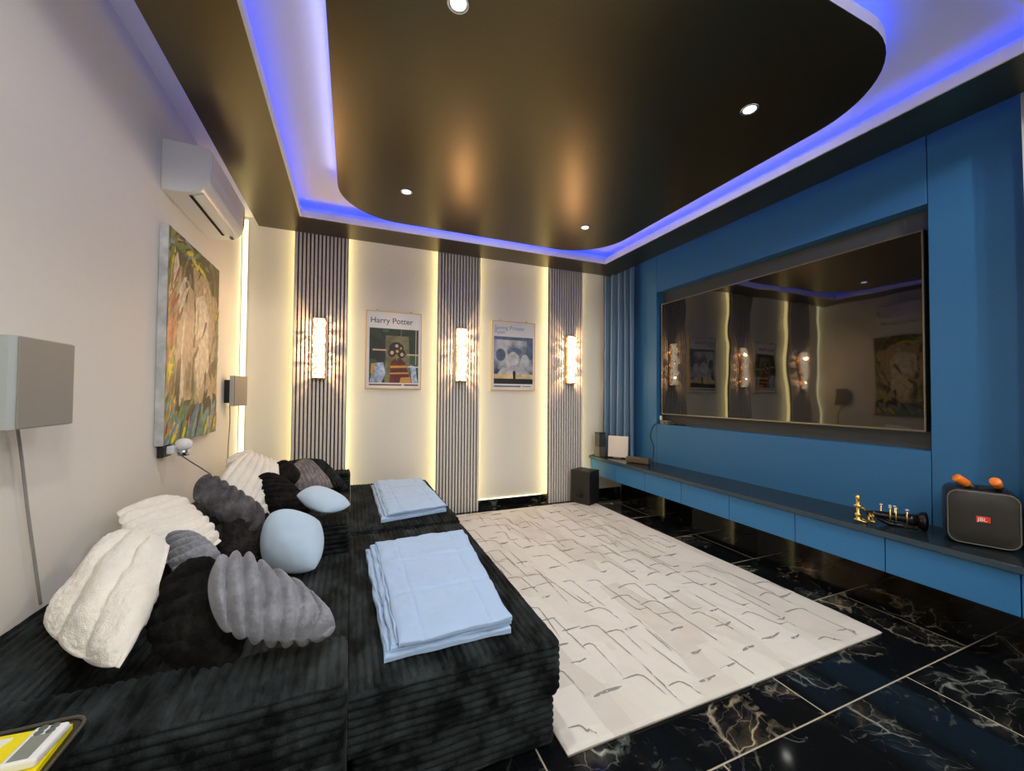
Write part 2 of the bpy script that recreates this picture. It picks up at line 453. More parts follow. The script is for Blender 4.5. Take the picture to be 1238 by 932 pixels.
for (x, y) in ((0.3, -0.6), (2.2, -0.6), (1.2, -1.6)):  # unseen fill lights, added to brighten the walls and the room
    downlight(x, y, ZC, 84, 'added unseen fill downlight in the white ceiling behind the viewer', 'added fill downlights behind the viewer', 0.15, 176)

# ------------------------------------------------------------------ slatted wall panels with hidden warm strips
def slat_panel(x0, x1, label):
    ys = 4.20
    t = thing('slat_panel', ((x0 + x1) / 2, ys + 0.06, 0), label, 'wall panel', 'grey slatted wall panels')
    b = MB(); b.box(x0, x1, ys + 0.018, ys + 0.04, 0.0, ZC - 0.001); b.build('backing_board', M_felt, t)
    b = MB(); n = 14; p = (x1 - x0) / n
    for k in range(n):
        c = x0 + p * (k + 0.5); w = p * 0.31
        b.box(c - w, c + w, ys, ys + 0.0185, 0.004, ZC - 0.001)
    b.build('slats', M_slat, t)
    b = MB(); b.box(x0 + 0.055, x1 - 0.055, ys + 0.04, YB, 0.0, ZC - 0.001); b.build('standoff', M_felt, t)
    for q in ((x0 + 0.022, x0 + 0.034, ys + 0.041, ys + 0.050), (x1 - 0.034, x1 - 0.022, ys + 0.041, ys + 0.050),
              (x0 + 0.045, x0 + 0.055, ys + 0.05, YB - 0.01), (x1 - 0.055, x1 - 0.045, ys + 0.05, YB - 0.01)):
        b = MB(); b.box(*q, 0.05, ZC - 0.02); s = b.build('led_strip', M_ledwarm, t); s['label'] = 'warm yellow light strip behind the edge'
    return t
slat_panel(-0.518, -0.045, 'grey slatted wall panel nearest the air conditioner, left of three')
slat_panel(0.850, 1.327, 'grey slatted wall panel between the two framed posters')
slat_panel(2.196, 2.665, 'grey slatted wall panel beside the curtain, subwoofer at its foot')

t = thing('led_profile', (XL + 0.03, YB - 0.01, 0.1), 'glowing vertical light strip in the left back corner of the room', 'strip light')
b = MB(); b.box(XL + 0.008, XL + 0.052, YB - 0.012, YB - 0.0005, 0.1, ZC - 0.03); b.build('channel', M_plastic_w, t)
b = MB(); b.box(XL + 0.012, XL + 0.048, YB - 0.018, YB - 0.012, 0.1, ZC - 0.03); b.build('diffuser', M_ledcorner, t)

t = thing('led_profile', (1.76, YB - 0.01, 0.083), 'thin glowing light line along the skirting between two slatted panels', 'strip light')
b = MB(); b.box(1.36, 2.16, YB - 0.012, YB - 0.001, 0.0835, 0.0875); b.build('channel', M_plastic_w, t)
b = MB(); b.box(1.36, 2.16, YB - 0.011, YB - 0.002, 0.0875, 0.0905); b.build('diffuser', M_ledcorner, t)

# ------------------------------------------------------------------ crystal wall sconces
M_bronze = mat('bronze_plate', (0.36, 0.17, 0.05), 0.35, metal=1.0)
def crystal_mat():
    m = bpy.data.materials.new('glowing_crystal'); m.use_nodes = True
    nt = m.node_tree; nt.nodes.remove(nt.nodes['Principled BSDF'])
    N = nt.nodes.new; L = nt.links.new
    tc = N('ShaderNodeTexCoord'); vo = N('ShaderNodeTexVoronoi'); vo.inputs['Scale'].default_value = 42
    mp = N('ShaderNodeMapping'); mp.inputs['Scale'].default_value = (1.0, 1.0, 1.6)
    L(tc.outputs['Object'], mp.inputs['Vector']); L(mp.outputs['Vector'], vo.inputs['Vector'])
    r = N('ShaderNodeValToRGB'); r.color_ramp.interpolation = 'CONSTANT'
    r.color_ramp.elements[0].position = 0.0; r.color_ramp.elements[0].color = (1, 1, 1, 1)
    r.color_ramp.elements[1].position = 0.52; r.color_ramp.elements[1].color = (0.12, 0.12, 0.12, 1)
    L(vo.outputs['Color'], r.inputs['Fac'])
    em = N('ShaderNodeEmission'); em.inputs['Color'].default_value = (1.0, 0.82, 0.58, 1); em.inputs['Strength'].default_value = 3.2
    tr = N('ShaderNodeBsdfTransparent'); tr.inputs['Color'].default_value = (1, 0.95, 0.88, 1)
    mx = N('ShaderNodeMixShader'); L(r.outputs['Color'], mx.inputs['Fac']); L(tr.outputs[0], mx.inputs[1]); L(em.outputs[0], mx.inputs[2])
    L(mx.outputs[0], nt.nodes['Material Output'].inputs['Surface'])
    return m
M_crystal = crystal_mat()
M_core = emis('sconce_core', (1.0, 0.85, 0.62), 4.0)
def sconce(x, label):
    z0, z1 = 1.44, 2.005; y = 4.155
    t = thing('wall_sconce', (x, 4.2, z0), label, 'wall light', 'glowing crystal wall sconces')
    b = MB(); b.box(x - 0.062, x + 0.062, 4.187, 4.1995, z0 - 0.008, z1 + 0.008, r=0.004); b.build('back_plate', M_bronze, t)
    for zz in (z0 - 0.008, z1):
        b = MB(); b.box(x - 0.05, x + 0.05, 4.115, 4.19, zz, zz + 0.008, r=0.003); b.build('end_cap', M_bronze, t)
    def fn(u, v):
        a = 2 * PI * u; z = z0 + (z1 - z0) * v
        q = Vector((math.cos(a) * 0.9, math.sin(a) * 0.9, z * 18 + x * 7))
        r = 0.050 + 0.010 * noise.noise(q * 1.7) + 0.006 * noise.noise(q * 4)
        return (x + r * 1.02 * math.cos(a), y + r * 0.62 * math.sin(a), z)
    b = MB(); b.grid(fn, 36, 60); shade = b.build('crystal_shade', M_crystal, t)
    b = MB(); b.tube([(x, y, z0 + 0.02), (x, y, z1 - 0.02)], 0.012, 8); b.build('lamp_tube', M_core, shade, True)
    for k in range(3):
        l = bpy.data.lights.new('sconce_lamp', 'POINT'); l.energy = 7.0; l.color = (1.0, 0.58, 0.30); l.shadow_soft_size = 0.007
        lo = bpy.data.objects.new('sconce_lamp', l); COL.objects.link(lo); lo.parent = t
        lo.location = (0.004, -0.066, 0.10 + 0.185 * k)
sconce(-0.293, 'glowing crystal wall sconce on the left slatted panel, above the sofa')
sconce(1.10, 'glowing crystal wall sconce between the two framed posters')
sconce(2.473, 'glowing crystal wall sconce on the slatted panel nearest the curtain')

# ------------------------------------------------------------------ posters (generic pictures)
M_matt = mat('poster_paper', (0.74, 0.74, 0.76), 0.35)
M_pdark = mat('print_dark_green', (0.012, 0.022, 0.014), 0.5, nscale=9, namt=0.8)
M_polive = mat('print_olive', (0.16, 0.15, 0.07), 0.5, nscale=12, namt=0.4)
M_pmaroon = mat('print_maroon', (0.10, 0.015, 0.012), 0.5, nscale=14, namt=0.5)
M_ptan = mat('print_tan', (0.62, 0.42, 0.30), 0.5)
M_pgold = mat('print_gold', (0.62, 0.30, 0.05), 0.5)
M_psil = mat('print_silver_blue', (0.32, 0.40, 0.55), 0.5, nscale=25, namt=0.7)
M_pink = mat('print_ink', (0.03, 0.04, 0.07), 0.4)
M_pinkl = mat('print_pale_blue_ink', (0.30, 0.36, 0.50), 0.4)
M_pblack = mat('print_black', (0.012, 0.012, 0.016), 0.5)
M_psand = mat('print_sand', (0.62, 0.50, 0.28), 0.5, nscale=20, namt=0.3)
M_pgreen = mat('print_green', (0.03, 0.09, 0.05), 0.5)
def cloud_mat():
    m, nt, p = new_mat('print_blue_grey_clouds'); N = nt.nodes.new; L = nt.links.new
    tc = N('ShaderNodeTexCoord'); n = N('ShaderNodeTexNoise'); n.inputs['Scale'].default_value = 5.5; n.inputs['Detail'].default_value = 5
    L(tc.outputs['Object'], n.inputs['Vector'])
    r = N('ShaderNodeValToRGB'); r.color_ramp.elements[0].position = 0.38; r.color_ramp.elements[1].position = 0.66
    r.color_ramp.elements[0].color = (0.035, 0.055, 0.11, 1); r.color_ramp.elements[1].color = (0.50, 0.55, 0.63, 1)
    L(n.outputs['Fac'], r.inputs['Fac']); L(r.outputs['Color'], p.inputs['Base Color']); p.inputs['Roughness'].default_value = 0.5
    return m
M_pcloud = cloud_mat()
M_pblue1 = mat('print_steel_blue', (0.09, 0.14, 0.24), 0.5, nscale=14, namt=0.4)
M_pblue2 = mat('print_mist', (0.42, 0.46, 0.54), 0.5, nscale=14, namt=0.3)

def ell(cx, cy, rx, ry, n=22, rot=0):
    return [(cx + rx * math.cos(2 * PI * k / n) * math.cos(rot) - ry * math.sin(2 * PI * k / n) * math.sin(rot),
             cy + rx * math.cos(2 * PI * k / n) * math.sin(rot) + ry * math.sin(2 * PI * k / n) * math.cos(rot)) for k in range(n)]
def rect(a, b_, c, d): return [(a, c), (b_, c), (b_, d), (a, d)]

def poster(x0, x1, z0, z1, label, art, titles, bar):
    t = thing('framed_poster', ((x0 + x1) / 2, YB, z0), label, 'framed poster', 'framed film posters')
    y = YB - 0.028; w = x1 - x0; h = z1 - z0
    b = MB(); f = 0.009
    for q in ((x0, x1, z0, z0 + f), (x0, x1, z1 - f, z1), (x0, x0 + f, z0 + f, z1 - f), (x1 - f, x1, z0 + f, z1 - f)):
        b.box(q[0], q[1], y - 0.004, YB - 0.004, q[2], q[3], r=0.002)
    b.build('frame', M_wood, t)
    b = MB(); b.box(x0 + f * 0.8, x1 - f * 0.8, y + 0.002, y + 0.012, z0 + f * 0.8, z1 - f * 0.8); sheet = b.build('poster_sheet', M_matt, t)
    b = MB(); mats = []
    for k, (poly, m) in enumerate(art):
        if m not in mats: mats.append(m)
        P = [(x0 + u * w, z1 - v * h) for (u, v) in poly]
        area = sum(P[i][0] * P[(i + 1) % len(P)][1] - P[(i + 1) % len(P)][0] * P[i][1] for i in range(len(P)))
        if area < 0: P = P[::-1]
        yy = y + 0.0018 - 0.00008 * k
        b.add([(a, yy, c) for (a, c) in P], [tuple(range(len(P)))], mats.index(m))
    b.build('picture', mats, t)
    for (txt, u, v, size, m) in titles:
        Mx = Matrix.Translation((x0 + u * w, y + 0.0012, z1 - v * h)) @ Matrix.Rotation(PI / 2, 4, 'X')
        text_mesh('title_text', txt, size, Mx, m, sheet, 0.0003, 0.0006)
    for (u0, u1, v0, v1) in bar:
        b = MB(); b.box(x0 + u0 * w, x0 + u1 * w, y + 0.0012, y + 0.002, z1 - v1 * h, z1 - v0 * h)
        b.build('caption_bar', M_pmaroon if 'maroon' in label else M_pblue1, sheet)
    for u in (0.19, 0.80):
        b = MB(); b.tube([(x0 + u * w, YB - 0.001, z1 + 0.012), (x0 + u * w, YB - 0.03, z1 + 0.012)], 0.007, 10); b.build('hanging_nail', M_chrome, t, True)

A1 = [(rect(0.065, 0.94, 0.22, 0.92), M_pdark), (rect(0.065, 0.30, 0.62, 0.92), M_pgreen), (rect(0.72, 0.94, 0.55, 0.78), M_pgreen),
      ([(0.35, 0.31), (0.76, 0.31), (0.80, 0.92), (0.33, 0.92)], M_polive),
      ([(0.42, 0.92), (0.44, 0.66), (0.52, 0.60), (0.62, 0.60), (0.70, 0.66), (0.76, 0.80), (0.78, 0.92)], M_pmaroon),
      (ell(0.54, 0.47, 0.13, 0.08), M_pblack), (ell(0.46, 0.53, 0.07, 0.06), M_pblack), (ell(0.63, 0.54, 0.07, 0.06), M_pblack), (ell(0.46, 0.53, 0.032, 0.024), M_ptan), (ell(0.545, 0.44, 0.03, 0.022), M_ptan), (ell(0.64, 0.55, 0.032, 0.024), M_ptan), (ell(0.555, 0.51, 0.028, 0.02), M_pgold), (ell(0.62, 0.47, 0.022, 0.016), M_pgold), (rect(0.53, 0.56, 0.57, 0.63), M_polive),
      ([(0.435, 0.70), (0.715, 0.69), (0.735, 0.72), (0.43, 0.73)], M_pgold), ([(0.43, 0.79), (0.755, 0.78), (0.765, 0.80), (0.427, 0.81)], M_pgold),
      ([(0.62, 0.85), (0.80, 0.84), (0.81, 0.92), (0.60, 0.92)], M_pgold),
      (ell(0.25, 0.58, 0.10, 0.075), M_pblack), ([(0.17, 0.67), (0.31, 0.66), (0.35, 0.80), (0.28, 0.92), (0.07, 0.92)], M_psil),
      ([(0.10, 0.68), (0.17, 0.67), (0.13, 0.82), (0.09, 0.80)], M_pgold),
      ([(0.79, 0.68), (0.89, 0.70), (0.93, 0.92), (0.82, 0.92)], M_psil),
      (ell(0.35, 0.25, 0.06, 0.028), M_pgreen), (rect(0.615, 0.63, 0.22, 0.42), M_polive), (rect(0.885, 0.90, 0.22, 0.68), M_ptan),
      (rect(0.12, 0.36, 0.49, 0.51), M_ptan), (rect(0.73, 0.94, 0.54, 0.56), M_ptan), (rect(0.74, 0.94, 0.70, 0.715), M_matt)]
poster(0.128, 0.697, 1.345, 2.158, 'framed poster in maroon, olive and dark green, between the left and middle slatted panels', A1,
       [('Harry Potter', 0.075, 0.152, 0.082, M_pink), ('-- -', 0.78, 0.20, 0.022, M_pinkl)], [(0.065, 0.64, 0.938, 0.955), (0.68, 0.94, 0.938, 0.955)])
A2 = [(rect(0.05, 0.945, 0.225, 0.905), M_pcloud), (rect(0.05, 0.945, 0.225, 0.27), M_pblue1), (rect(0.80, 0.945, 0.23, 0.55), M_pblue1),
      (ell(0.20, 0.49, 0.11, 0.09), M_pblue1), (ell(0.52, 0.44, 0.17, 0.06), M_pblue1), (ell(0.49, 0.54, 0.13, 0.10), M_pblue2), (ell(0.76, 0.56, 0.10, 0.085), M_pblue2),
      ([(0.08, 0.80), (0.25, 0.66), (0.45, 0.70), (0.70, 0.65), (0.92, 0.80)], M_pblue2),
      (rect(0.05, 0.945, 0.765, 0.84), M_psand), (rect(0.05, 0.945, 0.83, 0.905), M_pblack),
      ([(0.485, 0.83), (0.475, 0.745), (0.49, 0.715), (0.53, 0.715), (0.545, 0.745), (0.54, 0.83)], M_pblack)]
poster(1.50, 2.056, 1.343, 2.160, 'framed poster in blue grey and sand with pale heading, right of the middle slatted panel', A2,
       [('Saving Private', 0.06, 0.125, 0.068, M_pinkl), ('Ryan', 0.06, 0.185, 0.068, M_pinkl)], [(0.05, 0.66, 0.93, 0.95), (0.70, 0.90, 0.935, 0.945)])

# ------------------------------------------------------------------ television wall
PXF = 3.25
NY0, NY1, NZ0, NZ1 = 1.25, 3.56, 0.972, 2.487
gp = 0.002
for k, q in enumerate([(3.56 + gp, 3.97, 0.30, ZC), (NY0 + gp, NY1 - gp, NZ1, ZC), (NY0 + gp, NY1 - gp, 0.30, NZ0), (-0.9, NY0 - gp, 0.30, ZC)]):
    b = MB(); b.rbox(PXF, XR - 0.012, q[0], q[1], q[2], q[3], 0.003, seg=2)
    struct(b.build('trim_%d' % (3 + k), M_blue))
simple('trim_7', [(XR - 0.012, XR, -0.9, 3.97, 0.28, ZC)], M_gap)
simple('trim_8', [(3.355, XR - 0.0125, NY0 + 0.002, NY1 - 0.002, NZ0 + 0.001, NZ1 - 0.001)], M_grey)

def screen_mat():
    m, nt, p = new_mat('screen_glass'); N = nt.nodes.new; L = nt.links.new
    p.inputs['Base Color'].default_value = (0.002, 0.002, 0.002, 1); p.inputs['Roughness'].default_value = 0.03
    p.inputs['Specular IOR Level'].default_value = 1.0
    tc = N('ShaderNodeTexCoord'); n = N('ShaderNodeTexNoise'); n.inputs['Scale'].default_value = 2.6; n.inputs['Detail'].default_value = 1
    L(tc.outputs['Object'], n.inputs['Vector'])
    b = N('ShaderNodeBump'); b.inputs['Strength'].default_value = 0.35; b.inputs['Distance'].default_value = 0.006
    L(n.outputs['Fac'], b.inputs['Height']); L(b.outputs['Normal'], p.inputs['Normal'])
    return m
TY0, TY1, TZ0, TZ1 = 1.283, 3.515, 1.085, 2.345
t = thing('television', (3.30, (TY0 + TY1) / 2, TZ0), 'huge flat black television set in the recess of the blue wall', 'television')
b = MB(); b.box(3.29, 3.335, TY0, TY1, TZ0, TZ1, r=0.004); b.build('rear_housing', M_plastic_k, t)
b = MB(); b.box(3.285, 3.29, TY0 + 0.009, TY1 - 0.009, TZ0 + 0.011, TZ1 - 0.009); b.build('screen', screen_mat(), t)
b = MB(); w = 0.009
for q in ((TY0, TY1, TZ0, TZ0 + 0.011), (TY0, TY1, TZ1 - w, TZ1), (TY0, TY0 + w, TZ0 + 0.011, TZ1 - w), (TY1 - w, TY1, TZ0 + 0.011, TZ1 - w)):
    b.box(3.281, 3.293, *q)
b.build('bezel', mat('bezel_metal', (0.30, 0.27, 0.22), 0.3, metal=1.0), t)
b = MB(); b.box(3.335, 3.3545, 1.9, 2.9, 1.4, 2.0); b.build('wall_mount', M_plastic_k, t)

# set-top box and cable in the recess
t = thing('set_top_box', (3.30, 3.48, NZ0), 'small grey box at the left bottom corner of the television recess', 'media box')
b = MB(); b.box(3.262, 3.335, 3.41, 3.52, NZ0, NZ0 + 0.045, r=0.006); b.build('case', mat('box_taupe', (0.16, 0.14, 0.11), 0.4), t)
b = MB(); b.box(3.2605, 3.2625, 3.43, 3.458, NZ0 + 0.014, NZ0 + 0.032); b.build('port', M_plastic_k, t)
b = MB(); b.box(3.262, 3.285, 3.505, 3.525, NZ0 + 0.0452, NZ0 + 0.095, r=0.004); b.build('aerial_stub', M_plastic_w, t)
t = thing('cable_bundle', (3.31, 3.30, NZ0), 'tangled black plugs lying beside the small box under the television', 'cables')
b = MB(); b.box(3.27, 3.30, 3.30, 3.38, NZ0 + 0.001, NZ0 + 0.028, r=0.008); b.build('plug', M_plastic_k, t)
b = MB(); b.box(3.285, 3.325, 3.22, 3.29, NZ0 + 0.001, NZ0 + 0.022, r=0.007); b.build('plug', M_plastic_k, t)
b = MB(); b.tube([(3.29, 3.395, NZ0 + 0.02), (3.285, 3.36, NZ0 + 0.036), (3.28, 3.30, NZ0 + 0.034), (3.30, 3.25, NZ0 + 0.026), (3.29, 3.18, NZ0 + 0.006)], 0.004, 6); b.build('lead', M_plastic_k, t, True)
def cable(name, pts, r, m, label, cat='cable'):
    # smooth the polyline (Catmull-Rom)
    P = [Vector(p) for p in pts]; out = []
    for i in range(len(P) - 1):
        p0, p1, p2, p3 = P[max(i - 1, 0)], P[i], P[i + 1], P[min(i + 2, len(P) - 1)]
        for k in range(8):
            s = k / 8
            out.append(0.5 * ((2 * p1) + (p2 - p0) * s + (2 * p0 - 5 * p1 + 4 * p2 - p3) * s * s + (3 * p1 - p0 - 3 * p2 + p3) * s ** 3))
    out.append(P[-1])
    b = MB(); b.tube(out, r, 7)
    return tag(b.build(name, m, None, True, origin=P[-1]), label, cat)
cable('power_cable', [(3.244, 3.56, 0.975), (3.243, 3.62, 0.93), (3.243, 3.655, 0.82), (3.243, 3.60, 0.70), (3.243, 3.62, 0.56), (3.225, 3.60, 0.541)], 0.004, M_plastic_k, 'thin dark cable hanging down the blue wall below the television corner')

# ------------------------------------------------------------------ floating console and its slab
CX = 2.845
t = thing('tv_console', (3.05, 2.2, 0.30), 'long floating blue cabinet under the television with flat drawers', 'cabinet')
b = MB(); b.box(CX + 0.02, 3.247, 0.0, 4.285, 0.300, 0.497); b.build('carcass', M_blue, t)
ys = [4.285, 3.785, 3.285, 2.80, 2.30, 1.79, 1.295, 0.80, 0.30]
for k in range(len(ys) - 1):
    b = MB(); b.box(CX, CX + 0.0195, ys[k + 1] + 0.0025, ys[k] - 0.0025, 0.298, 0.492, r=0.002)
    b.build('drawer_front', M_drawer, t)
t = thing('console_top', (3.03, 2.2, 0.498), 'long dark slate slab lying along the top of the blue cabinet', 'counter')
b = MB(); b.box(CX - 0.018, 3.248, 0.0, 4.30, 0.498, 0.533, r=0.004); b.build('slab', M_slate, t)
b = MB(); b.box(CX - 0.021, CX - 0.017, 0.0, 4.30, 0.500, 0.530); b.build('edge_band', mat('slab_edge', (0.035, 0.065, 0.09), 0.3), t)['label'] = 'dark blue grey front edge'
CT = 0.5335

# things on the console
t = thing('tower_speaker', (2.885, 4.14, CT), 'dark grey tower with a glassy top on the far end of the cabinet', 'speaker')
b = MB(); b.box(2.835, 2.935, 4.09, 4.19, CT, CT + 0.125, r=0.006); b.build('base', mat('taupe_plastic', (0.11, 0.10, 0.085), 0.5), t)
b = MB(); b.box(2.838, 2.932, 4.093, 4.187, CT + 0.125, CT + 0.288, r=0.004); b.build('glass_top', mat('smoked_glass', (0.045, 0.05, 0.055), 0.08), t)
b = MB(); b.box(2.833, 2.945, 4.088, 4.195, CT + 0.288, CT + 0.298, r=0.003); b.build('cap', M_plastic_k, t)
t = thing('white_router', (3.0, 3.94, CT), 'upright square white panel standing on the cabinet before the curtain', 'router')
b = MB(); Mr = Matrix.Translation((3.0, 3.94, CT + 0.012)) @ Matrix.Rotation(math.radians(-50.4), 4, 'Z') @ Matrix.Rotation(math.radians(-6), 4, 'X')
b.box(-0.12, 0.12, -0.015, 0.015, 0.0, 0.255, r=0.008, M=Mr); b.build('panel', mat('warm_white_plastic', (0.76, 0.70, 0.64), 0.45), t)
b = MB(); b.box(-0.05, 0.05, -0.035, 0.035, -0.012, 0.003, r=0.004, M=Matrix.Translation((3.0, 3.94, CT + 0.012)) @ Matrix.Rotation(math.radians(-50.4), 4, 'Z')); b.build('foot', M_plastic_g, t)
t = thing('radio_clock', (3.0, 3.575, CT), 'small brown box with ribbed front lying on the cabinet before the white panel', 'radio')
Mr = Matrix.Translation((3.0, 3.575, CT)) @ Matrix.Rotation(math.radians(-60.8), 4, 'Z')
b = MB(); b.box(-0.13, 0.13, -0.035, 0.035, 0.004, 0.068, r=0.006, M=Mr); b.build('case', mat('brown_case', (0.10, 0.075, 0.045), 0.4), t)
b = MB()
for k in range(22): b.box(-0.118 + k * 0.011, -0.112 + k * 0.011, -0.0375, -0.0345, 0.016, 0.060, M=Mr)
b.build('grille', mat('brown_grille', (0.20, 0.15, 0.09), 0.4), t)
for u in (-0.1, 0.1):
    b = MB(); b.box(u - 0.02, u + 0.02, -0.03, 0.03, 0.0, 0.006, M=Mr); b.build('foot', M_plastic_k, t)
cable('white_cable', [(2.955, 4.315, 0.555), (2.885, 4.318, 0.545), (2.86, 4.318, 0.50), (2.865, 4.318, 0.38), (2.88, 4.318, 0.20), (2.90, 4.312, 0.09), (2.90, 4.30, 0.006)], 0.004, M_plastic_w, 'thin white cable looping over the far end of the cabinet')

# ornament: black body, gold ends, six gold pins
t = thing('metal_ornament', (2.98, 1.30, CT), 'black ornament with a gold hilt and gold pins lying beside the portable speaker', 'ornament')
A = Vector((2.93, 1.42, CT + 0.060)); B = Vector((3.055, 1.24, CT + 0.052)); ax = (B - A).normalized(); sd = Vector((0, 0, 1)).cross(ax).normalized()
b = MB(); b.tube([A, A + ax * 0.04, A + ax * 0.16, B - ax * 0.04, B], [0.012, 0.020, 0.024, 0.030, 0.034], 14)
b.tube([A + ax * 0.05 - Vector((0, 0, 0.02)), A + ax * 0.10 - Vector((0, 0, 0.045)), A + ax * 0.22 - Vector((0, 0, 0.045)), B - Vector((0, 0, 0.02))], 0.014, 10)
b.build('body', mat('black_lacquer', (0.006, 0.006, 0.007), 0.15), t, True)
b = MB(); b.lathe([(0.034, 0), (0.046, 0.012), (0.056, 0.035), (0.052, 0.036), (0.03, 0.0)], B, ax, 20); b.build('bell', mat('black_lacquer_bell', (0.006, 0.006, 0.007), 0.2), t, True)
M_pearl = mat('pearl_caps', (0.75, 0.73, 0.66), 0.25)
for (u, off) in ((0.10, 0.028), (0.125, 0.028), (0.172, 0.028), (0.07, -0.028), (0.11, -0.028), (0.13, -0.028)):
    p = A + ax * u + sd * (-off)
    b = MB(); b.tube([p + Vector((0, 0, -0.035)), p + Vector((0, 0, 0.048))], 0.0045, 8); pin = b.build('gold_pin', M_gold, t, True)
    b = MB(); b.sphere(p + Vector((0, 0, 0.056)), 0.008, 10, 6, sc=(1, 1, 0.55)); b.build('pin_cap', M_pearl, pin, True)
b = MB(); h = Vector((2.89, 1.445, CT))
b.lathe([(0.012, 0.006), (0.022, 0.010), (0.022, 0.018), (0.010, 0.024), (0.016, 0.040), (0.018, 0.050), (0.008, 0.058), (0.010, 0.085), (0.007, 0.093), (0.026, 0.098), (0.026, 0.103), (0.008, 0.108), (0.012, 0.130), (0.014, 0.150), (0.009, 0.162), (0.0, 0.166)], h, (0, 0, 1), 14)
b.build('gold_hilt', M_gold, t, True)
for (c, r, a) in ((h + Vector((0.012, -0.02, 0.012)), 0.020, 0.25), (h + Vector((0.028, -0.05, 0.028)), 0.018, 1.3), (h + Vector((0.03, -0.055, 0.05)), 0.014, 0.9), (h + Vector((0.032, -0.06, 0.018)), 0.012, 0.2)):
    ring_ = [c + Vector((r * math.cos(2 * PI * k / 14), r * math.sin(2 * PI * k / 14) * math.cos(a), r * math.sin(2 * PI * k / 14) * math.sin(a))) for k in range(15)]
    b = MB(); b.tube(ring_, 0.0055, 7, cap=False); b.build('gold_ring', M_gold, t, True)
b = MB(); b.tube([h + Vector((0.01, 0, 0.09)), h + Vector((0.02, -0.02, 0.085)), A], 0.006, 8); b.build('gold_link', M_gold, t, True)

# portable speaker with badge
Ms = Matrix.Translation((2.995, 0.962, CT)) @ Matrix.Rotation(math.radians(-66), 4, 'Z')     # local -Y is the front
t = thing('portable_speaker', (2.995, 0.962, CT), 'black portable party speaker with a red badge at the near end of the cabinet', 'speaker')
fw, fh = 0.128, 0.285
b = MB()
def body_ring(y, k, z0=0.0):
    P = rrect(-fw * k, fw * k, z0 + 0.004 + fh * (1 - k) / 2, z0 + 0.004 + fh - fh * (1 - k) / 2, 0.045 * k, 6)
    return [Ms @ Vector((px, y, pz)) for px, pz in P]
rings = [body_ring(0.0, 0.90), body_ring(0.004, 0.97), body_ring(0.018, 1.0), body_ring(0.205, 1.0), body_ring(0.228, 0.95)]
n = len(rings[0]); vs = [v for r_ in rings for v in r_]; fs = []
for i in range(len(rings) - 1):
    for k in range(n): fs.append((i * n + k, i * n + (k + 1) % n, (i + 1) * n + (k + 1) % n, (i + 1) * n + k))
fs.append(tuple(range((len(rings) - 1) * n, len(rings) * n)))
b.add(vs, fs); smooth_angle(b.build('body', mat('speaker_body', (0.012, 0.012, 0.012), 0.35), t))
b = MB(); P = rings[0]; c = Ms @ Vector((0, -0.004, fh / 2))
def gr(u, v):
    x = (u * 2 - 1) * fw * 0.90; z = 0.004 + fh * 0.05 + fh * 0.90 * v
    q = ((abs(u * 2 - 1)) ** 4 + (abs(v * 2 - 1)) ** 4)
    return Ms @ Vector((x * (1 - 0.05 * (abs(v * 2 - 1)) ** 6), -0.008 * (1 - min(1, q)), z))
b.grid(gr, 24, 24)
b.build('grille', mat('speaker_mesh', (0.020, 0.019, 0.015), 0.38, bump=0.5, bscale=900), t, True)['label'] = 'dark metal mesh front'
b = MB()
Q = rrect(-fw * 0.94, fw * 0.94, 0.004 + fh * 0.03, 0.004 + fh * 0.97, 0.043, 6)
b.tube([Ms @ Vector((px, 0.001, pz)) for px, pz in Q] + [Ms @ Vector((Q[0][0], 0.001, Q[0][1]))], 0.0028, 6, cap=False)
b.build('rim', mat('speaker_rim', (0.14, 0.13, 0.11), 0.3), t, True)
b = MB(); b.box(-0.024, 0.024, -0.0125, -0.0065, fh * 0.46, fh * 0.46 + 0.030, r=0.003, M=Ms); badge = b.build('badge', mat('red_badge', (0.75, 0.04, 0.02), 0.35), t)
Mt = Ms @ Matrix.Translation((-0.0195, -0.0132, fh * 0.46 + 0.0065)) @ Matrix.Rotation(PI / 2, 4, 'X')
text_mesh('badge_text', 'JBL', 0.025, Mt, mat('badge_white', (0.85, 0.82, 0.78), 0.4), badge, 0.0004, 0.0002)
for u in (-0.07, 0.07):
    b = MB(); b.box(u - 0.03, u + 0.03, 0.04, 0.2, 0.0, 0.006, M=Ms); b.build('foot', M_plastic_k, t)
b = MB(); b.box(-0.085, 0.085, 0.06, 0.16, fh + 0.003, fh + 0.012, r=0.004, M=Ms); b.build('microphone_cradle', M_plastic_k, t)
def mic(p_end, d, label):
    d = Vector(d).normalized(); p = Vector(p_end)
    t = thing('microphone', p + d * 0.10, label, 'microphone', 'orange tipped microphones')
    b = MB(); b.lathe([(0.0, 0), (0.019, 0.001), (0.021, 0.004), (0.020, 0.058), (0.017, 0.064)], p, d, 20); b.build('orange_cap', M_orange, t, True)
    b = MB(); b.lathe([(0.0165, 0.062), (0.016, 0.10), (0.014, 0.15), (0.010, 0.16)], p, d, 16); b.build('handle', M_plastic_k, t, True)
mic((2.975, 1.050, CT + 0.345), (0.55, -0.32, -0.42), 'orange tipped black microphone on the speaker, left one tilted down')
mic((2.985, 0.915, CT + 0.350), (0.85, 0.15, -0.42), 'orange tipped black microphone on the speaker, right one pointing forward')

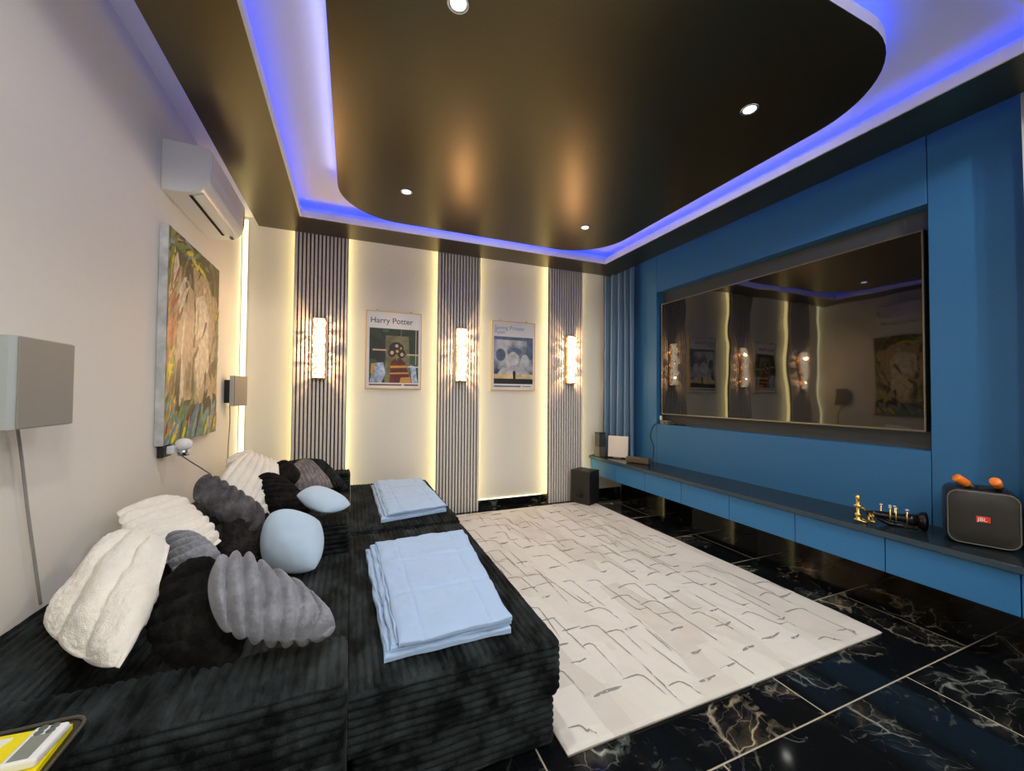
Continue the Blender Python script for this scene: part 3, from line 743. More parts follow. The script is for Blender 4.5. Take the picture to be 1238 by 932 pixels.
# subwoofer on the floor
a = math.radians(65)
Mw = Matrix(((math.cos(a) * -1, math.sin(a), 0, 2.55), (math.sin(a), math.cos(a), 0, 3.865), (0, 0, 1, 0.0255), (0, 0, 0, 1)))
t = thing('subwoofer', (2.55, 3.99, 0.02), 'black subwoofer box with round port standing on the rug corner', 'subwoofer')
b = MB(); b.box(0.0, 0.258, 0.0, 0.215, 0.0, 0.385, r=0.008, M=Mw)
M_sub = mat('subwoofer_vinyl', (0.011, 0.011, 0.010), 0.5)
ob = b.build('cabinet', M_sub, t)
ob.data.flip_normals()
b = MB(); c = Mw @ Vector((0.129, -0.0015, 0.115)); nrm = (Mw.to_3x3() @ Vector((0, -1, 0))).normalized()
b.lathe([(0.044, 0.0), (0.050, 0.002), (0.047, 0.005), (0.036, 0.003), (0.030, 0.001), (0.0, 0.0008)], c, nrm, 24); b.build('port', mat('port_black', (0.003, 0.003, 0.003), 0.6), t, True)
for (u, v) in ((0.03, 0.03), (0.228, 0.03), (0.03, 0.185), (0.228, 0.185)):
    b = MB(); b.box(u - 0.015, u + 0.015, v - 0.015, v + 0.015, -0.004, 0.002, M=Mw); b.build('foot', M_plastic_k, t)

# ------------------------------------------------------------------ curtains
def curtain(p0, p1, z0, z1, folds, amp, m, label, name='curtain'):
    p0 = Vector((*p0, 0)); p1 = Vector((*p1, 0)); d = p1 - p0; nrm = Vector((-d.y, d.x, 0)).normalized()
    t = thing(name, (p0 + p1) / 2 + Vector((0, 0, z0)), label, 'curtain')
    def fn(u, v, o=0.0):
        ph = 2 * PI * folds * u + 0.35 * math.sin(2.3 * v + 5 * u)
        w = amp * (0.75 + 0.35 * (1 - v)) * math.sin(ph)
        q = p0 + d * (u + 0.012 * math.sin(3 * v + u * 9)) + nrm * (w + o)
        return (q.x, q.y, z0 + (z1 - z0) * v)
    b = MB(); b.grid(fn, folds * 16, 24); b.grid(lambda u, v: fn(u, v, 0.003), folds * 16, 24, flip=True)
    b.build('fabric', m, t, True)
    b = MB(); b.tube([tuple(p0 + Vector((0, 0, z1 + 0.012))), tuple(p1 + Vector((0, 0, z1 + 0.012)))], 0.008, 8); b.build('track', M_plastic_w, t)
curtain((2.985, 4.235), (3.165, 3.845), 0.545, 2.885, 5, 0.055, M_curtain, 'long grey blue curtain hanging in the back right corner')
curtain((3.105, 0.845), (3.17, 0.25), 0.545, 2.885, 6, 0.03, M_curtain2, 'pale grey curtain at the right edge of the photo')

# ------------------------------------------------------------------ air conditioner
t = thing('air_conditioner', (XL, 3.0, 2.39), 'white wall mounted split air conditioner above the painting', 'air conditioner')
prof = [(-0.966, 2.668), (-0.966, 2.392), (-0.90, 2.390), (-0.84, 2.397), (-0.79, 2.415), (-0.765, 2.44), (-0.750, 2.48), (-0.744, 2.54), (-0.745, 2.64), (-0.755, 2.655), (-0.80, 2.664)]
b = MB(); b.prism(prof, 0.745, 'y', 2.65); ob = smooth_angle(b.build('body', M_plastic_w, t), 50)
bm_ = ob.modifiers.new('soft', 'BEVEL'); bm_.width = 0.005; bm_.segments = 2; bm_.limit_method = 'ANGLE'; bm_.angle_limit = math.radians(50)
b = MB(); b.prism([(-0.7455, 2.475), (-0.7405, 2.54), (-0.7415, 2.645), (-0.746, 2.65), (-0.7495, 2.60), (-0.749, 2.48)], 0.715, 'y', 2.665); b.build('front_panel', mat('ac_gloss', (0.76, 0.76, 0.78), 0.12), t)
b = MB(); b.prism([(-0.853, 2.3935), (-0.838, 2.3955), (-0.838, 2.393), (-0.853, 2.391)], 0.60, 'y', 2.69); b.build('air_slot', M_gap, t)
b = MB(); b.prism([(-0.832, 2.397), (-0.785, 2.415), (-0.783, 2.410), (-0.831, 2.391)], 0.60, 'y', 2.69); b.build('louver', M_plastic_w, t)
b = MB(); b.box(-0.744, -0.7395, 3.345, 3.375, 2.50, 2.565); b.build('sticker', mat('copper_sticker', (0.50, 0.22, 0.10), 0.4), t)['label'] = 'small copper coloured sticker'
for y in (3.33, 3.35, 3.366): 
    b = MB(); b.box(-0.82, -0.80, y, y + 0.008, 2.399, 2.405); b.build('indicator_mark', M_plastic_g, t)

# ------------------------------------------------------------------ painting (abstract stand-in)
def paint_mat():
    m, nt, p = new_mat('oil_paint_sepia'); N = nt.nodes.new; L = nt.links.new
    tc = N('ShaderNodeTexCoord')
    n1 = N('ShaderNodeTexNoise'); n1.inputs['Scale'].default_value = 2.6; n1.inputs['Detail'].default_value = 6; n1.inputs['Distortion'].default_value = 1.6
    mp = N('ShaderNodeMapping'); mp.inputs['Scale'].default_value = (1, 2.2, 0.9)
    L(tc.outputs['Object'], mp.inputs['Vector']); L(mp.outputs['Vector'], n1.inputs['Vector'])
    r = N('ShaderNodeValToRGB'); cr = r.color_ramp
    cr.elements[0].position = 0.28; cr.elements[0].color = (0.07, 0.055, 0.022, 1)
    cr.elements[1].position = 0.70; cr.elements[1].color = (0.70, 0.55, 0.33, 1)
    e1 = cr.elements.new(0.46); e1.color = (0.20, 0.15, 0.065, 1)
    e2 = cr.elements.new(0.56); e2.color = (0.45, 0.33, 0.17, 1)
    L(n1.outputs['Fac'], r.inputs['Fac']); L(r.outputs['Color'], p.inputs['Base Color'])
    p.inputs['Roughness'].default_value = 0.45
    b = N('ShaderNodeBump'); b.inputs['Strength'].default_value = 0.3; b.inputs['Distance'].default_value = 0.003
    L(n1.outputs['Fac'], b.inputs['Height']); L(b.outputs['Normal'], p.inputs['Normal'])
    return m
PYa, PYb, PZa, PZb, PXo = 2.65, 3.525, 1.008, 2.205, -0.925
t = thing('canvas_painting', (XL, 3.08, PZa), 'large sepia canvas painting with bright strokes round its edges below the air conditioner', 'painting')
b = MB(); b.box(XL + 0.001, PXo, PYa, PYb, PZa, PZb, r=0.003); b.build('stretched_canvas', mat('raw_canvas', (0.55, 0.57, 0.56), 0.7, nscale=14, namt=0.25), t)
b = MB(); b.box(PXo, PXo + 0.0012, PYa + 0.003, PYb - 0.001, PZa + 0.003, PZb - 0.003); b.build('painted_face', paint_mat(), t)
cols = {'yellow': (0.75, 0.60, 0.02), 'green': (0.10, 0.22, 0.05), 'olive': (0.22, 0.26, 0.06), 'orange': (0.62, 0.20, 0.05), 'blue': (0.10, 0.20, 0.30), 'bluegrey': (0.22, 0.33, 0.36), 'red': (0.40, 0.10, 0.05),
        'cream': (0.78, 0.66, 0.46), 'tan': (0.52, 0.38, 0.21), 'brown': (0.11, 0.075, 0.03), 'umber': (0.05, 0.04, 0.018)}
pm = {k: mat('oil_' + k, v, 0.4, nscale=30, namt=0.3, bump=0.3, bscale=70) for k, v in cols.items()}
order = list(pm)
b = MB(); rs = random.Random(3)
cnt = [0]
def stroke(u, v, ln, wd, ang, c):
    # an oil brush stroke: a thin lens shaped ridge; u along the wall (0..1), v from the bottom (0..1)
    cy = PYa + 0.006 + u * (PYb - PYa - 0.012); cz = PZa + 0.006 + v * (PZb - PZa - 0.012); n = 10
    cnt[0] += 1; xo = PXo + 0.0014 + 0.000012 * cnt[0]
    vs = []; bend = rs.uniform(-0.25, 0.25)
    for k in range(n + 1):
        s = k / n - 0.5; w = wd * (1 - (abs(s) * 2) ** 2.6) ** 0.5 * 0.5 + 0.0004
        a2 = ang + bend * s
        py = cy + s * ln * math.cos(a2); pz = cz + s * ln * math.sin(a2)
        for q in (-1, 0, 1):
            yy = py - q * w * math.sin(a2); zz = pz + q * w * math.cos(a2)
            yy = min(max(yy, PYa + 0.004), PYb - 0.002); zz = min(max(zz, PZa + 0.004), PZb - 0.004)
            vs.append((xo + (0.0012 if q == 0 else 0), yy, zz))
    fs = []
    for k in range(n):
        o = k * 3; fs += [(o, o + 3, o + 4, o + 1), (o + 1, o + 4, o + 5, o + 2)]
    b.add(vs, fs, order.index(c))
# broad tonal masses
for (u, v, ln, wd, a, c) in [(0.42, 0.93, 0.75, 0.16, 0.05, 'brown'), (0.62, 0.80, 0.5, 0.22, -0.5, 'tan'), (0.35, 0.80, 0.3, 0.16, 1.2, 'brown'), (0.30, 0.60, 0.6, 0.22, 1.4, 'tan'),
                             (0.62, 0.52, 0.75, 0.34, 1.5, 'cream'), (0.85, 0.62, 0.5, 0.22, 1.5, 'tan'), (0.70, 0.26, 0.42, 0.20, 0.4, 'tan'), (0.55, 0.14, 0.6, 0.14, 0.0, 'brown'), (0.80, 0.16, 0.4, 0.16, 0.2, 'umber'),
                             (0.24, 0.40, 0.6, 0.10, 1.5, 'cream'), (0.10, 0.80, 0.35, 0.08, 1.3, 'cream'), (0.46, 0.42, 0.55, 0.05, 1.55, 'brown'), (0.20, 0.26, 0.4, 0.10, 1.4, 'brown')]:
    stroke(u, v, ln, wd, a, c)
for k in range(34):
    u, v = rs.uniform(0.2, 0.95), rs.uniform(0.12, 0.92)
    c = rs.choice(['tan', 'cream', 'tan', 'brown', 'tan']) if 0.3 < v < 0.8 else rs.choice(['brown', 'tan', 'umber', 'olive'])
    stroke(u, v, rs.uniform(0.10, 0.28), rs.uniform(0.02, 0.06), rs.uniform(0.6, 2.1), c)
for k in range(70):
    u = rs.uniform(0.0, 0.14); v = rs.uniform(0.0, 1.0)
    c = rs.choice(['green', 'olive', 'yellow']) if v > 0.8 else rs.choice(['red', 'orange', 'tan', 'olive', 'orange']) if v > 0.4 else rs.choice(['yellow', 'green', 'olive', 'yellow', 'orange'])
    stroke(u, v, rs.uniform(0.07, 0.2), rs.uniform(0.012, 0.03), rs.uniform(0.9, 1.5), c)
for k in range(70):
    u = rs.uniform(0.0, 1.0); v = rs.uniform(0.0, 0.16) * (1.1 - 0.4 * u)
    c = rs.choice(['yellow', 'olive', 'blue', 'bluegrey', 'orange', 'green', 'yellow', 'bluegrey'])
    stroke(u, v, rs.uniform(0.08, 0.22), rs.uniform(0.02, 0.05), rs.uniform(0.7, 1.3), c)
for k in range(26):
    stroke(rs.uniform(0.02, 0.9), rs.uniform(0.92, 1.0), rs.uniform(0.08, 0.2), rs.uniform(0.015, 0.035), rs.uniform(-0.3, 0.6), rs.choice(['bluegrey', 'olive', 'green', 'brown']))
for (u, v) in ((0.34, 0.95), (0.45, 0.92), (0.55, 0.915), (0.40, 0.93), (0.62, 0.90)):
    stroke(u, v, 0.11, 0.035, rs.uniform(-0.6, 0.3), 'yellow')
for k in range(14): stroke(rs.uniform(0.93, 1.0), rs.uniform(0.3, 0.75), 0.12, 0.02, 1.2, rs.choice(['olive', 'bluegrey', 'yellow', 'green']))
b.build('brush_strokes', [pm[k] for k in order], t, True)

# ------------------------------------------------------------------ wall speakers, cables, dome lamp
M_spk = mat('grey_speaker', (0.27, 0.26, 0.235), 0.5, bump=0.1, bscale=400)
M_spkside = mat('cool_lit_speaker_shell', (0.42, 0.46, 0.46), 0.5)  # paler, cooler tint: the cool light on the side is put into the colour
t = thing('wall_speaker', (-0.9, 1.58, 1.195), 'grey square surround speaker on the left wall at the edge of the photo', 'speaker', 'wall surround speakers')
b = MB(); b.prism([(-0.935, 1.455), (-0.84, 1.462), (-0.826, 1.475), (-0.826, 1.690), (-0.835, 1.70), (-0.935, 1.70)], 0.252, 'z', 1.195); ob = b.build('shell', M_spkside, t)
b = MB(); b.box(-0.827, -0.822, 1.470, 1.695, 1.197, 1.445, r=0.002); b.build('grille', M_spk, t)
b = MB(); b.box(XL, -0.934, 1.53, 1.63, 1.25, 1.39); b.build('bracket', M_plastic_k, t)
t = thing('wall_speaker', (-0.9, 3.85, 1.19), 'small grey surround speaker on the left wall beyond the painting', 'speaker', 'wall surround speakers')
d = Vector((0.055, 0.15, 0)).normalized(); ang = math.atan2(d.y, d.x)
Mq = Matrix.Translation((-0.885, 3.83, 1.185)) @ Matrix.Rotation(ang, 4, 'Z')
b = MB(); b.box(0.0, 0.165, 0.004, 0.04, 0.0, 0.25, r=0.006, M=Mq); b.build('shell', M_spkside, t)
b = MB(); b.box(0.002, 0.163, -0.003, 0.004, 0.002, 0.248, r=0.002, M=Mq); b.build('grille', M_spk, t)
b = MB(); b.box(XL, -0.915, 3.88, 3.94, 1.21, 1.40); b.build('bracket', M_plastic_k, t)
cable('speaker_cable', [(-0.948, 1.69, 1.21), (-0.952, 1.725, 1.08), (-0.952, 1.76, 0.90), (-0.952, 1.795, 0.74), (-0.953, 1.83, 0.585)], 0.0042, M_cable, 'grey cable hanging from the near left wall speaker down behind the sofa')
cable('speaker_cable', [(-0.93, 3.90, 1.19), (-0.945, 3.98, 1.05), (-0.955, 3.99, 0.85), (-0.955, 3.98, 0.57)], 0.0045, M_cable, 'pale cable hanging from the far left wall speaker behind white pillows')
t = thing('dome_camera', (XL, 2.80, 0.95), 'small white ball camera on a black bracket just below the painting', 'camera')
b = MB(); b.box(XL, XL + 0.03, 2.69, 2.80, 0.940, 1.003, r=0.004); b.build('bracket', M_plastic_k, t)
b = MB(); b.box(XL + 0.03, XL + 0.062, 2.715, 2.81, 0.955, 1.0, r=0.008); b.build('plug', M_plastic_w, t)
b = MB(); b.sphere((XL + 0.085, 2.79, 1.0), 0.042, 24, 16, sc=(1, 1, 0.85)); b.build('dome', mat('dome_white', (0.82, 0.83, 0.84), 0.2), t, True)
b = MB(); b.lathe([(0.026, 0.0), (0.028, 0.02), (0.026, 0.035)], (XL + 0.085, 2.79, 0.938), (0, 0, 1), 16); b.build('base', M_chrome, t, True)
cable('dark_cable', [(-0.882, 2.715, 0.962), (-0.835, 2.735, 0.912), (-0.785, 2.76, 0.862), (-0.745, 2.775, 0.822)], 0.0035, M_plastic_g, 'thin dark cable running from the white ball camera down to the pillows')

# ------------------------------------------------------------------ rug
def make_rug():
    x0, x1, y0, y1 = 0.735, 2.705, 1.247, 4.09
    rs = random.Random(11)
    lines = []; segs = []          # carved lines: rounded L and dash shapes
    tries = 0
    while len(lines) < 170 and tries < 6000:
        tries += 1
        x = rs.uniform(x0 + 0.05, x1 - 0.15); y = rs.uniform(y0 + 0.08, y1 - 0.05)
        w = rs.uniform(0.06, 0.15); l = rs.uniform(0.10, 0.40); t = rs.random()
        if y - l < y0 + 0.03: l = y - y0 - 0.03
        if l < 0.05: continue
        if any(abs(x - q[0][0]) < 0.10 and abs(y - q[0][1]) < 0.13 for q in lines): continue
        sl = rs.uniform(-0.03, 0.03); d = rs.uniform(-0.012, 0.012)
        if t < 0.5:
            pts = [(x, y + d), (x + w * 0.55, y), (x + w * 0.85, y - 0.008), (x + w, y - 0.035), (x + w + sl * 0.5, y - l * 0.6), (x + w + sl, y - l)]
            if t < 0.12: pts += [(x + w + sl + 0.015, y - l - 0.02), (x + w + sl + 0.07, y - l - 0.025)]
        elif t < 0.75:
            pts = [(x, y), (x + w * 0.5, y + d), (x + w, y + 0.004)]
        else:
            pts = [(x, y), (x + sl * 0.4, y - l * 0.5), (x + sl, y - l)]
        if any(not (x0 + 0.03 < px < x1 - 0.03 and y0 + 0.02 < py < y1 - 0.02) for px, py in pts): continue
        lines.append(pts)
        for k in range(len(pts) - 1):
            (ax_, ay), (bx, by) = pts[k], pts[k + 1]
            hz = abs(bx - ax_) > abs(by - ay)
            segs.append((ax_, ay, bx, by, 0 if hz else 1, -1 if hz else 0))
    cs = 0.15; cells = {}
    for sg in segs:
        for i in range(int((min(sg[0], sg[2]) - 0.09 - x0) // cs), int((max(sg[0], sg[2]) + 0.09 - x0) // cs) + 1):
            for j in range(int((min(sg[1], sg[3]) - 0.09 - y0) // cs), int((max(sg[1], sg[3]) + 0.09 - y0) // cs) + 1):
                cells.setdefault((i, j), []).append(sg)
    nx, ny = 250, 360
    def height(x, y):
        h = 0.0
        for (ax_, ay, bx, by, nxx, nyy) in cells.get((int((x - x0) // cs), int((y - y0) // cs)), ()):
            dx, dy = bx - ax_, by - ay; L2 = dx * dx + dy * dy
            t = ((x - ax_) * dx + (y - ay) * dy) / L2; t = 0 if t < 0 else 1 if t > 1 else t
            px, py = x - ax_ - t * dx, y - ay - t * dy
            d = math.hypot(px, py)
            if d < 0.08:
                side = px * nxx + py * nyy
                if side < 0: h = max(h, 0.006 * (1 - d / 0.08))
                if d < 0.012: h -= 0.003 * (1 - d / 0.012)
        return h
    def fn(u, v):
        x = x0 + (x1 - x0) * u; y = y0 + (y1 - y0) * v
        wob = 0.006 * noise.noise(Vector((x * 5, y * 5, 1.0)))
        ed = min(u * (x1 - x0), (1 - u) * (x1 - x0), v * (y1 - y0), (1 - v) * (y1 - y0))
        z = 0.0215 + height(x, y) + 0.0012 * noise.noise(Vector((x * 22, y * 14, 4.0)))
        if ed < 0.012: z = 0.0137 + (z - 0.0137) * (ed / 0.012) ** 0.5
        edge_w = 1.0 if ed < 0.03 else 0.0
        return (x + wob * edge_w * (1 if 0.05 < v < 0.95 else 0), y + 0.5 * wob * edge_w, max(z, 0.0045))
    b = MB(); b.grid(fn, nx, ny)
    b.box(x0 + 0.004, x1 - 0.004, y0 + 0.004, y1 - 0.004, 0.0005, 0.0136)
    m, nt, p = new_mat('cream_carved_pile'); N = nt.nodes.new; L = nt.links.new
    tc = N('ShaderNodeTexCoord')
    mp = N('ShaderNodeMapping'); mp.inputs['Scale'].default_value = (5.5, 1.5, 1.0)
    L(tc.outputs['Object'], mp.inputs['Vector'])
    vo = N('ShaderNodeTexVoronoi'); vo.inputs['Scale'].default_value = 1.0; vo.distance = 'CHEBYCHEV'
    L(mp.outputs['Vector'], vo.inputs['Vector'])
    r = N('ShaderNodeValToRGB'); r.color_ramp.elements[0].color = (0.55, 0.51, 0.46, 1); r.color_ramp.elements[1].color = (0.71, 0.69, 0.655, 1)
    r.color_ramp.elements[0].position = 0.15; r.color_ramp.elements[1].position = 0.75
    bw = N('ShaderNodeSeparateColor'); L(vo.outputs['Color'], bw.inputs['Color']); L(bw.outputs['Red'], r.inputs['Fac'])
    n2 = N('ShaderNodeTexNoise'); n2.inputs['Scale'].default_value = 6.0; n2.inputs['Detail'].default_value = 5
    L(tc.outputs['Object'], n2.inputs['Vector'])
    mx = N('ShaderNodeMix'); mx.data_type = 'RGBA'; mx.inputs['B'].default_value = (0.69, 0.665, 0.62, 1)
    L(r.outputs['Color'], mx.inputs['A']); L(n2.outputs['Fac'], mx.inputs['Factor'])
    L(mx.outputs['Result'], p.inputs['Base Color'])
    p.inputs['Roughness'].default_value = 0.9; p.inputs['Specular IOR Level'].default_value = 0.1; p.inputs['Sheen Weight'].default_value = 0.1
    n3 = N('ShaderNodeTexNoise'); n3.inputs['Scale'].default_value = 350; L(tc.outputs['Object'], n3.inputs['Vector'])
    bp = N('ShaderNodeBump'); bp.inputs['Strength'].default_value = 0.3; bp.inputs['Distance'].default_value = 0.003
    L(n3.outputs['Fac'], bp.inputs['Height']); L(bp.outputs['Normal'], p.inputs['Normal'])
    # dark ribbons on the pile: carved lines, their edge shadow put in as colour
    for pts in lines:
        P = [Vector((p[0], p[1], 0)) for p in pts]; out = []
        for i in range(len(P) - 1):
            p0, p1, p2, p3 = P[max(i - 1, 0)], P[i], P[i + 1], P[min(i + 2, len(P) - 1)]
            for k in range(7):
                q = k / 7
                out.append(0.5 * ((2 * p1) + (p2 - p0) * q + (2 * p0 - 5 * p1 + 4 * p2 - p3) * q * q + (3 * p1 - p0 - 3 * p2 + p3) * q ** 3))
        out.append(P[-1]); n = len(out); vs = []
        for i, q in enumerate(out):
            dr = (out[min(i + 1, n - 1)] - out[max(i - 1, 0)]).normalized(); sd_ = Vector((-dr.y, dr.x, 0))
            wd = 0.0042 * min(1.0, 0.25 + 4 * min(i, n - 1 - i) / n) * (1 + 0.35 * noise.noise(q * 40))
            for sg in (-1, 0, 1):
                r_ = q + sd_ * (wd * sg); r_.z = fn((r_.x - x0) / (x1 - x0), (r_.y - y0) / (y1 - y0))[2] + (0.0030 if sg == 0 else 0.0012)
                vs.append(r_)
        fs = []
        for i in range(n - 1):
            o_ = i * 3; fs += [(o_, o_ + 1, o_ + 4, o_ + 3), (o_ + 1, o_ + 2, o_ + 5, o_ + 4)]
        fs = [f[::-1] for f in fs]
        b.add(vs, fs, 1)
    o = b.build('rug', [m, mat('rug_line_shade', (0.27, 0.255, 0.235), 0.9)], None, True)
    tag(o, 'large cream rug with carved broken lines on the black marble floor', 'rug')
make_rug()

# ------------------------------------------------------------------ sofa
PITCH = 0.0262
def rib(c, ph=0.0):
    return abs(math.sin(PI * (c + ph) / PITCH)) ** 0.55 - 1.0
def ribbed(b, x0, x1, y0, y1, z0, z1, r=0.035, amp=0.0125, top='x', flat='', sides='xXyY', do_top=True, seed=0.0):
    lo = Vector((x0, y0, z0)); hi = Vector((x1, y1, z1))
    def pt(P):
        c = Vector([min(max(P[i], lo[i] + r), hi[i] - r) for i in range(3)])
        if 'x' in flat: c.x = min(P.x, c.x)
        if 'y' in flat: c.y = min(P.y, c.y)
        if 'Y' in flat: c.y = max(P.y, c.y)
        if 'X' in flat: c.x = max(P.x, c.x)
        if z0 <= 0.2: c.z = max(c.z, min(P.z, hi.z - r))      # square lower edge
        n = P - c
        if n.length < 1e-9: return P
        n = n.normalized(); q = c + n * r
        w = noise.noise(Vector((q.x * 6 + seed, q.y * 6, q.z * 6))) * 0.005
        nz2, nh2 = max(n.z, 0) ** 2, n.x * n.x + n.y * n.y
        k = q.x if top == 'x' else q.y
        d = amp * (nz2 * rib(k + w) + nh2 * rib(q.z + w))
        d += 0.004 * noise.noise(Vector((q.x * 9, q.y * 9, q.z * 9 + seed))) + 0.0018 * noise.noise(q * 70)
        return q + n * d
    fine = PITCH / 7
    if do_top:
        nu = int((x1 - x0) / (fine if top == 'x' else 0.02)); nv = int((y1 - y0) / (0.02 if top == 'x' else fine))
        b.grid(lambda u, v: pt(Vector((x0 + (x1 - x0) * u, y0 + (y1 - y0) * v, z1))), nu, nv)
    nz = int((z1 - z0) / fine)
    for s in sides:
        if s in 'yY':
            yy = y0 if s == 'y' else y1
            b.grid(lambda u, v: pt(Vector((x0 + (x1 - x0) * u, yy, z0 + (z1 - z0) * v))), int((x1 - x0) / 0.012), nz, flip=(s == 'Y'))
        else:
            xx = x0 if s == 'x' else x1
            b.grid(lambda u, v: pt(Vector((xx, y0 + (y1 - y0) * u, z0 + (z1 - z0) * v))), int((y1 - y0) / 0.012), nz, flip=(s == 'x'))

SEAT, ARM = 0.402, 0.566
def ottoman(y0, y1, label, seed, top=SEAT):
    t = thing('ottoman', (0.36, (y0 + y1) / 2, 0), label, 'ottoman', 'black corduroy ottomans')
    b = MB(); ribbed(b, 0.006, 0.738, y0, y1, 0.186, top, seed=seed, flat='x'); b.build('cushion', M_sofa, t, True)
    b = MB(); ribbed(b, 0.020, 0.716, y0 + 0.012, y1 - 0.012, 0.012, 0.196, r=0.02, seed=seed + 3); b.build('base', M_sofa, t, True)
    for (x, y) in ((0.08, y0 + 0.08), (0.66, y0 + 0.08), (0.08, y1 - 0.08), (0.66, y1 - 0.08)):
        b = MB(); b.box(x - 0.03, x + 0.03, y - 0.03, y + 0.03, 0.0, 0.03); b.build('foot', M_plastic_k, t)
ottoman(1.290, 2.722, 'black corduroy ottoman nearer the viewer, under the large blue blanket', 1.0)
ottoman(2.750, 4.150, 'black corduroy ottoman at the back, under the smaller blue blanket', 5.0, SEAT + 0.012)
t = thing('sectional_sofa', (-0.5, 2.6, 0), 'long black corduroy sofa against the left wall heaped with pillows', 'sofa')
for k, (y0, y1) in enumerate(((1.335, 2.43), (2.665, 3.925))):
    b = MB(); ribbed(b, -0.72, 0.004, y0, y1, 0.02, SEAT, sides='X', seed=9 + k, r=0.02, flat='xX'); b.build('seat', M_sofa, t, True)
for k, (y0, y1) in enumerate(((1.097, 1.33), (2.435, 2.66), (3.93, 4.155))):
    b = MB(); ribbed(b, -0.955, 0.003, y0, y1, 0.012, ARM, r=0.022, seed=14 + k); b.build('arm', M_sofa, t, True)
b = MB(); ribbed(b, -0.958, -0.715, 1.31, 3.95, 0.02, ARM, sides='X', r=0.025, seed=22, flat='yYx'); b.build('backrest', M_sofa, t, True)
for (x, y) in ((-0.9, 1.2), (-0.1, 1.2), (-0.9, 4.05), (-0.1, 4.05)):
    b = MB(); b.box(x - 0.03, x + 0.03, y - 0.03, y + 0.03, 0.0, 0.03); b.build('foot', M_plastic_k, t)

# ------------------------------------------------------------------ pillows
def pillow(name, q, thick, m, label, ribs=0, ramp=0.02, along=0, rnd=0.55, lump=0.008, fur=0.0035, seed=0, cat='pillow', group=None, gusset=None, out=1.0, scallop=0.07, grow=1.13, nu=90, nv=90):
    # q: four corners; s runs q0->q1, t runs q0->q3. Ribs are stacked along s (along=0) or t (along=1)
    q = [Vector(p) for p in q]; c = sum(q, Vector()) / 4
    q = [c + (p - c) * grow for p in q]
    nrm = (q[1] - q[3]).cross(q[2] - q[0])
    nrm = -nrm if nrm.dot(Vector((0, 0, CAMZ)) - c) < 0 else nrm
    nrm.normalize()
    def face(side):
        def fn(u, v):
            # denser sampling towards the seam
            s0 = math.sin((u - 0.5) * PI); t0 = math.sin((v - 0.5) * PI)
            s = s0 * math.sqrt(max(0, 1 - rnd * t0 * t0 / 2)); t = t0 * math.sqrt(max(0, 1 - rnd * s0 * s0 / 2))
            prof = max(0.0, (1 - abs(s0) ** 2.6) * (1 - abs(t0) ** 2.6)) ** 0.55
            rb = 0.0; sca = 1.0
            if ribs:
                k = s0 if along == 0 else t0
                arc = k + 0.10 * (t0 if along == 0 else s0) ** 2
                rv = abs(math.sin(PI * ribs * (arc + 1) / 2)) ** 0.6
                rb = ramp * (rv - 0.6) * min(1.0, prof * 2.2)
                sca = 1 + scallop * (rv - 0.6)
            if along == 0: t *= sca
            else: s *= sca
            a, d_ = (s + 1) / 2, (t + 1) / 2
            P = q[0] * (1 - a) * (1 - d_) + q[1] * a * (1 - d_) + q[2] * a * d_ + q[3] * (1 - a) * d_
            h = thick * prof * (1 if side > 0 else 0.75) + rb
            Q = P + nrm * side * h
            w = noise.noise(Q * 7 + Vector((seed, 0, 0))) * lump * 2 + noise.noise(Q * 16 + Vector((0, seed, 0))) * lump
            w += fur * (noise.noise(Q * 90) + 0.7 * noise.noise(Q * 170))
            return Q + nrm * side * w * min(1, prof * 3)
        return fn
    b = MB(); b.grid(face(1), nu, nv); b.grid(face(-1), nu, nv, flip=True)
    o = b.build(name, m, None, True, origin=c)
    return tag(o, label, cat, group)

